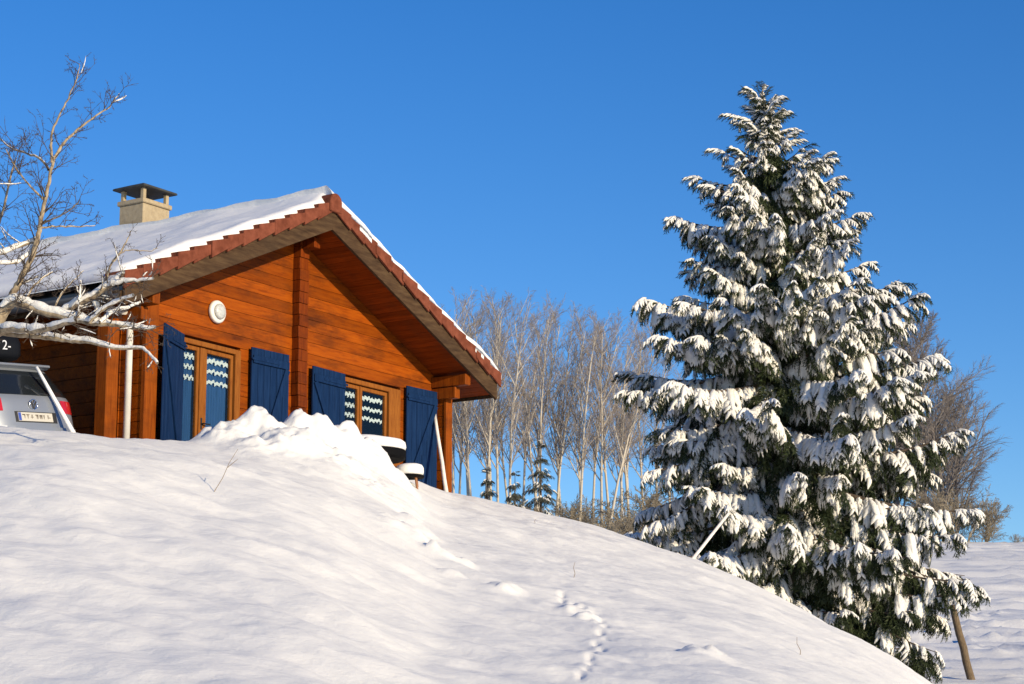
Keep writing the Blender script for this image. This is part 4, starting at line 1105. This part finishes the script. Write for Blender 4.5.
# ------------------------------------------------------------------ old fruit tree on the left
DF = 24.0
ft = empty('fruit_tree', (0, 0, 0)); tag(ft, 'bare gnarled fruit tree with snow lying along its low branches', 'tree')
root = at(-62, 520, DF); root.z = float(ground(root.x, root.y)) - .3
ft.location = root; RT = np.array(root)
PM = 2263.28 / (DF * CP + 4.6 * SP)
limbs, snow_l, twigs, snow_b = [], [], [], []
rf = np.random.default_rng(11)
def smooth_path(P_, n=6):
    P_ = np.asarray(P_, float); t0 = np.arange(len(P_)); t1 = np.linspace(0, len(P_) - 1, (len(P_) - 1) * n + 1)
    out_ = np.stack([np.interp(t1, t0, P_[:, i]) for i in range(P_.shape[1])], 1)
    for _ in range(3): out_[1:-1] = .5 * out_[1:-1] + .25 * (out_[:-2] + out_[2:])
    return out_
def limb(pp_, snow, depth=0., ddep=0., lst=limbs, twig_n=0, twig_l=.4):
    """pp_: (x, y, radius in picture points)"""
    n = len(pp_); Q = []
    for i, (x, y, r) in enumerate(pp_):
        q = at(x, y, DF + depth + ddep * i / max(1, n - 1)); Q.append((*q, .86 * r / PM))
    S_ = smooth_path(Q, 5); P_ = S_[:, :3] + rf.normal(0, .004, (len(S_), 3)); r = S_[:, 3]
    lst.append((P_ - RT, r))
    if snow:
        cur = []
        th_s = np.clip(r * .90 + .007, .010, .05) * snow
        hum = 1 + .55 * np.array([mnoise.noise(Vector(q) * 7) for q in P_])
        for i in range(len(P_)):
            cur.append((P_[i] - RT + np.array([0, 0, r[i] * .75 + th_s[i] * .25]), th_s[i] * hum[i]))
        snow_l.append((np.array([c[0] for c in cur]), np.array([c[1] for c in cur])))
    for k in range(twig_n):
        f_ = rf.uniform(.1, 1) * (len(P_) - 1.01); i = int(f_); q = P_[i] + (P_[i + 1] - P_[i]) * (f_ - i); ax = P_[i + 1] - P_[i]; ax /= np.linalg.norm(ax)
        dn = rf.normal(0, 1, 3); dn -= ax * dn.dot(ax); dn /= np.linalg.norm(dn) + 1e-9; d = ax * rf.uniform(.2, .9) + dn * .8 + np.array([0, 0, .25])
        out = [[], [], []]; spec_min[0] = .0028
        grow(q - RT, d, twig_l * rf.uniform(.4, 1.2), max(.0045, min(r[i] * .35, .009)), 0, out, [(4, .55, 30, 70, .12, .04, .2), (3, .5, 30, 70, .16, .03, .2)], rf)
        for l in out: twigs.extend(l)
        for (tp2, tr2) in out[0]:
            if rf.random() < (.45 if snow > .5 else .08):
                m = len(tp2); j0 = rf.integers(0, max(1, m - 2)); seg = tp2[j0:]; 
                if len(seg) >= 3: snow_b.append((seg + np.array([0, 0, .007]), np.interp(np.linspace(0, 1, len(seg)), [0, .3, .8, 1], [.002, .008, .007, .002]) * rf.uniform(.6, 1.3)))
limb([(-62, 540, 17), (-56, 470, 15), (-45, 410, 13.5), (-30, 365, 12), (-14, 335, 10.5), (-2, 318, 9), (10, 300, 5.2)], 0)
limb([(8, 302, 4.6), (14, 292, 4.0), (22, 276, 3.6), (33, 255, 3.3), (39, 234, 3.0), (41, 218, 2.6), (46, 196, 2.2), (51, 172, 2.0), (54, 158, 1.7)], .35, 0, -.3, twig_n=34, twig_l=.5)
limb([(54, 158, 2.1), (65, 141, 1.7), (77, 130, 1.5), (94, 117, 1.1), (110, 107, .8), (119, 94, .5)], .25, -.3, .3, twig_n=16, twig_l=.35)
limb([(52, 162, 1.7), (50, 136, 1.4), (60, 114, 1.1), (70, 95, .9), (77, 78, .7), (80, 64, .4)], 0, -.3, -.2, twig_n=12, twig_l=.28)
limb([(49, 170, 1.6), (40, 157, 1.3), (25, 154, 1.1), (8, 146, .9), (-6, 134, .6)], .3, -.2, .5, twig_n=14, twig_l=.42)
limb([(44, 200, 1.4), (28, 184, 1.1), (16, 168, .9), (6, 150, .6)], .3, -.1, -.4, twig_n=12, twig_l=.4)
limb([(-30, 300, 3), (-12, 250, 2.2), (2, 215, 1.6), (10, 180, 1.2), (16, 158, .7)], .2, .4, .2, twig_n=18, twig_l=.42)
limb([(41, 224, 1.4), (56, 218, 1.0), (68, 212, .8), (79, 202, .5)], .2, -.1, -.3, twig_n=7, twig_l=.3)
limb([(40, 228, 1.2), (56, 226, 1.0), (72, 227, .8), (95, 226, .5)], .2, -.1, .4, twig_n=7, twig_l=.25)
limb([(38, 240, 2.0), (18, 247, 1.8), (0, 254, 1.8), (-20, 258, 1.6)], 1.2, 0, -.3, twig_n=12, twig_l=.4)
limb([(36, 246, 1.8), (20, 262, 1.5), (4, 264, 1.3), (-12, 262, 1)], 1.2, 0, -.5, twig_n=9, twig_l=.35)
# the long low branches
limb([(2, 315, 6.5), (12, 302, 5), (24, 304, 4.6), (41, 312, 4.4), (70, 318, 3.8), (90, 323, 3.2), (108, 324, 2.6), (127, 326, 2.1), (142, 329, 1.7), (156, 328, 1.0)], 1.15, 0, -.5, twig_n=30, twig_l=.38)
limb([(-16, 338, 6), (0, 330, 4.4), (18, 329, 3.8), (37, 331, 3.4), (57, 326, 2.8), (76, 321, 2.2)], 1.1, 0, -.8, twig_n=16, twig_l=.3)
limb([(-14, 336, 6), (2, 332, 4), (27, 335, 3.6), (49, 337.5, 3.2), (72, 341, 2.8), (92, 342, 2.3), (115, 349, 1.8), (142, 348, 1.3), (150, 355, .9), (158, 364, .6)], 1.1, 0, -1.0, twig_n=18, twig_l=.30)
limb([(60, 315, 3), (77, 304, 3.2), (92, 298, 3.2), (106, 288, 3.0), (117, 281, 2.4), (123, 273, 1.4)], 1.2, -.1, -.3, twig_n=14, twig_l=.30)
limb([(100, 291, 1.6), (106, 280, 1.5), (111, 263, 1.2), (123, 249, .9), (131, 231, .5)], .15, -.3, .1, twig_n=8, twig_l=.22)
limb([(113, 262, .8), (125, 249.5, .7), (140, 250.5, .6), (152, 251.5, .5), (157, 248, .35)], .15, -.3, .2, twig_n=3, twig_l=.15)
limb([(112, 284, 1.8), (126, 282, 1.5), (140, 281, 1.1), (153, 279, .6)], 1.3, -.35, -.2, twig_n=12, twig_l=.26)
limb([(78, 318, 1.8), (79, 305, 1.5), (80, 292, 1.2), (81, 280, .6)], .8, -.3, 0, twig_n=6, twig_l=.22)
limb([(90, 322, 1.8), (104, 308, 1.6), (120, 300, 1.3), (134, 296, .8)], 1.2, -.4, -.3, twig_n=8, twig_l=.26)
limb([(100, 323, 1.5), (112, 312, 1.3), (128, 308, 1.0), (140, 302, .6)], 1.2, -.4, .3, twig_n=7, twig_l=.22)
limb([(24, 304, 1.5), (30, 290, 1.2), (40, 280, .9), (52, 272, .5)], .4, .2, .2, twig_n=10, twig_l=.3)
limb([(52, 314, 1.5), (58, 298, 1.1), (70, 284, .8), (84, 270, .4)], .4, .2, .2, twig_n=10, twig_l=.3)
V_, F_ = tubes_np(limbs, 10); np_obj('trunk', V_, F_, 'fruit_bark', ft, True)
V_, F_ = tubes_np(twigs, 4); np_obj('crown', V_, F_, 'twig', ft, True)
V_, F_ = tubes_np(snow_l, 10); V2, F2 = tubes_np(snow_b, 6)
np_obj('snow_cover', np.concatenate([V_, V2]), np.concatenate([F_, F2 + len(V_)]), 'tree_snow', ft, True)
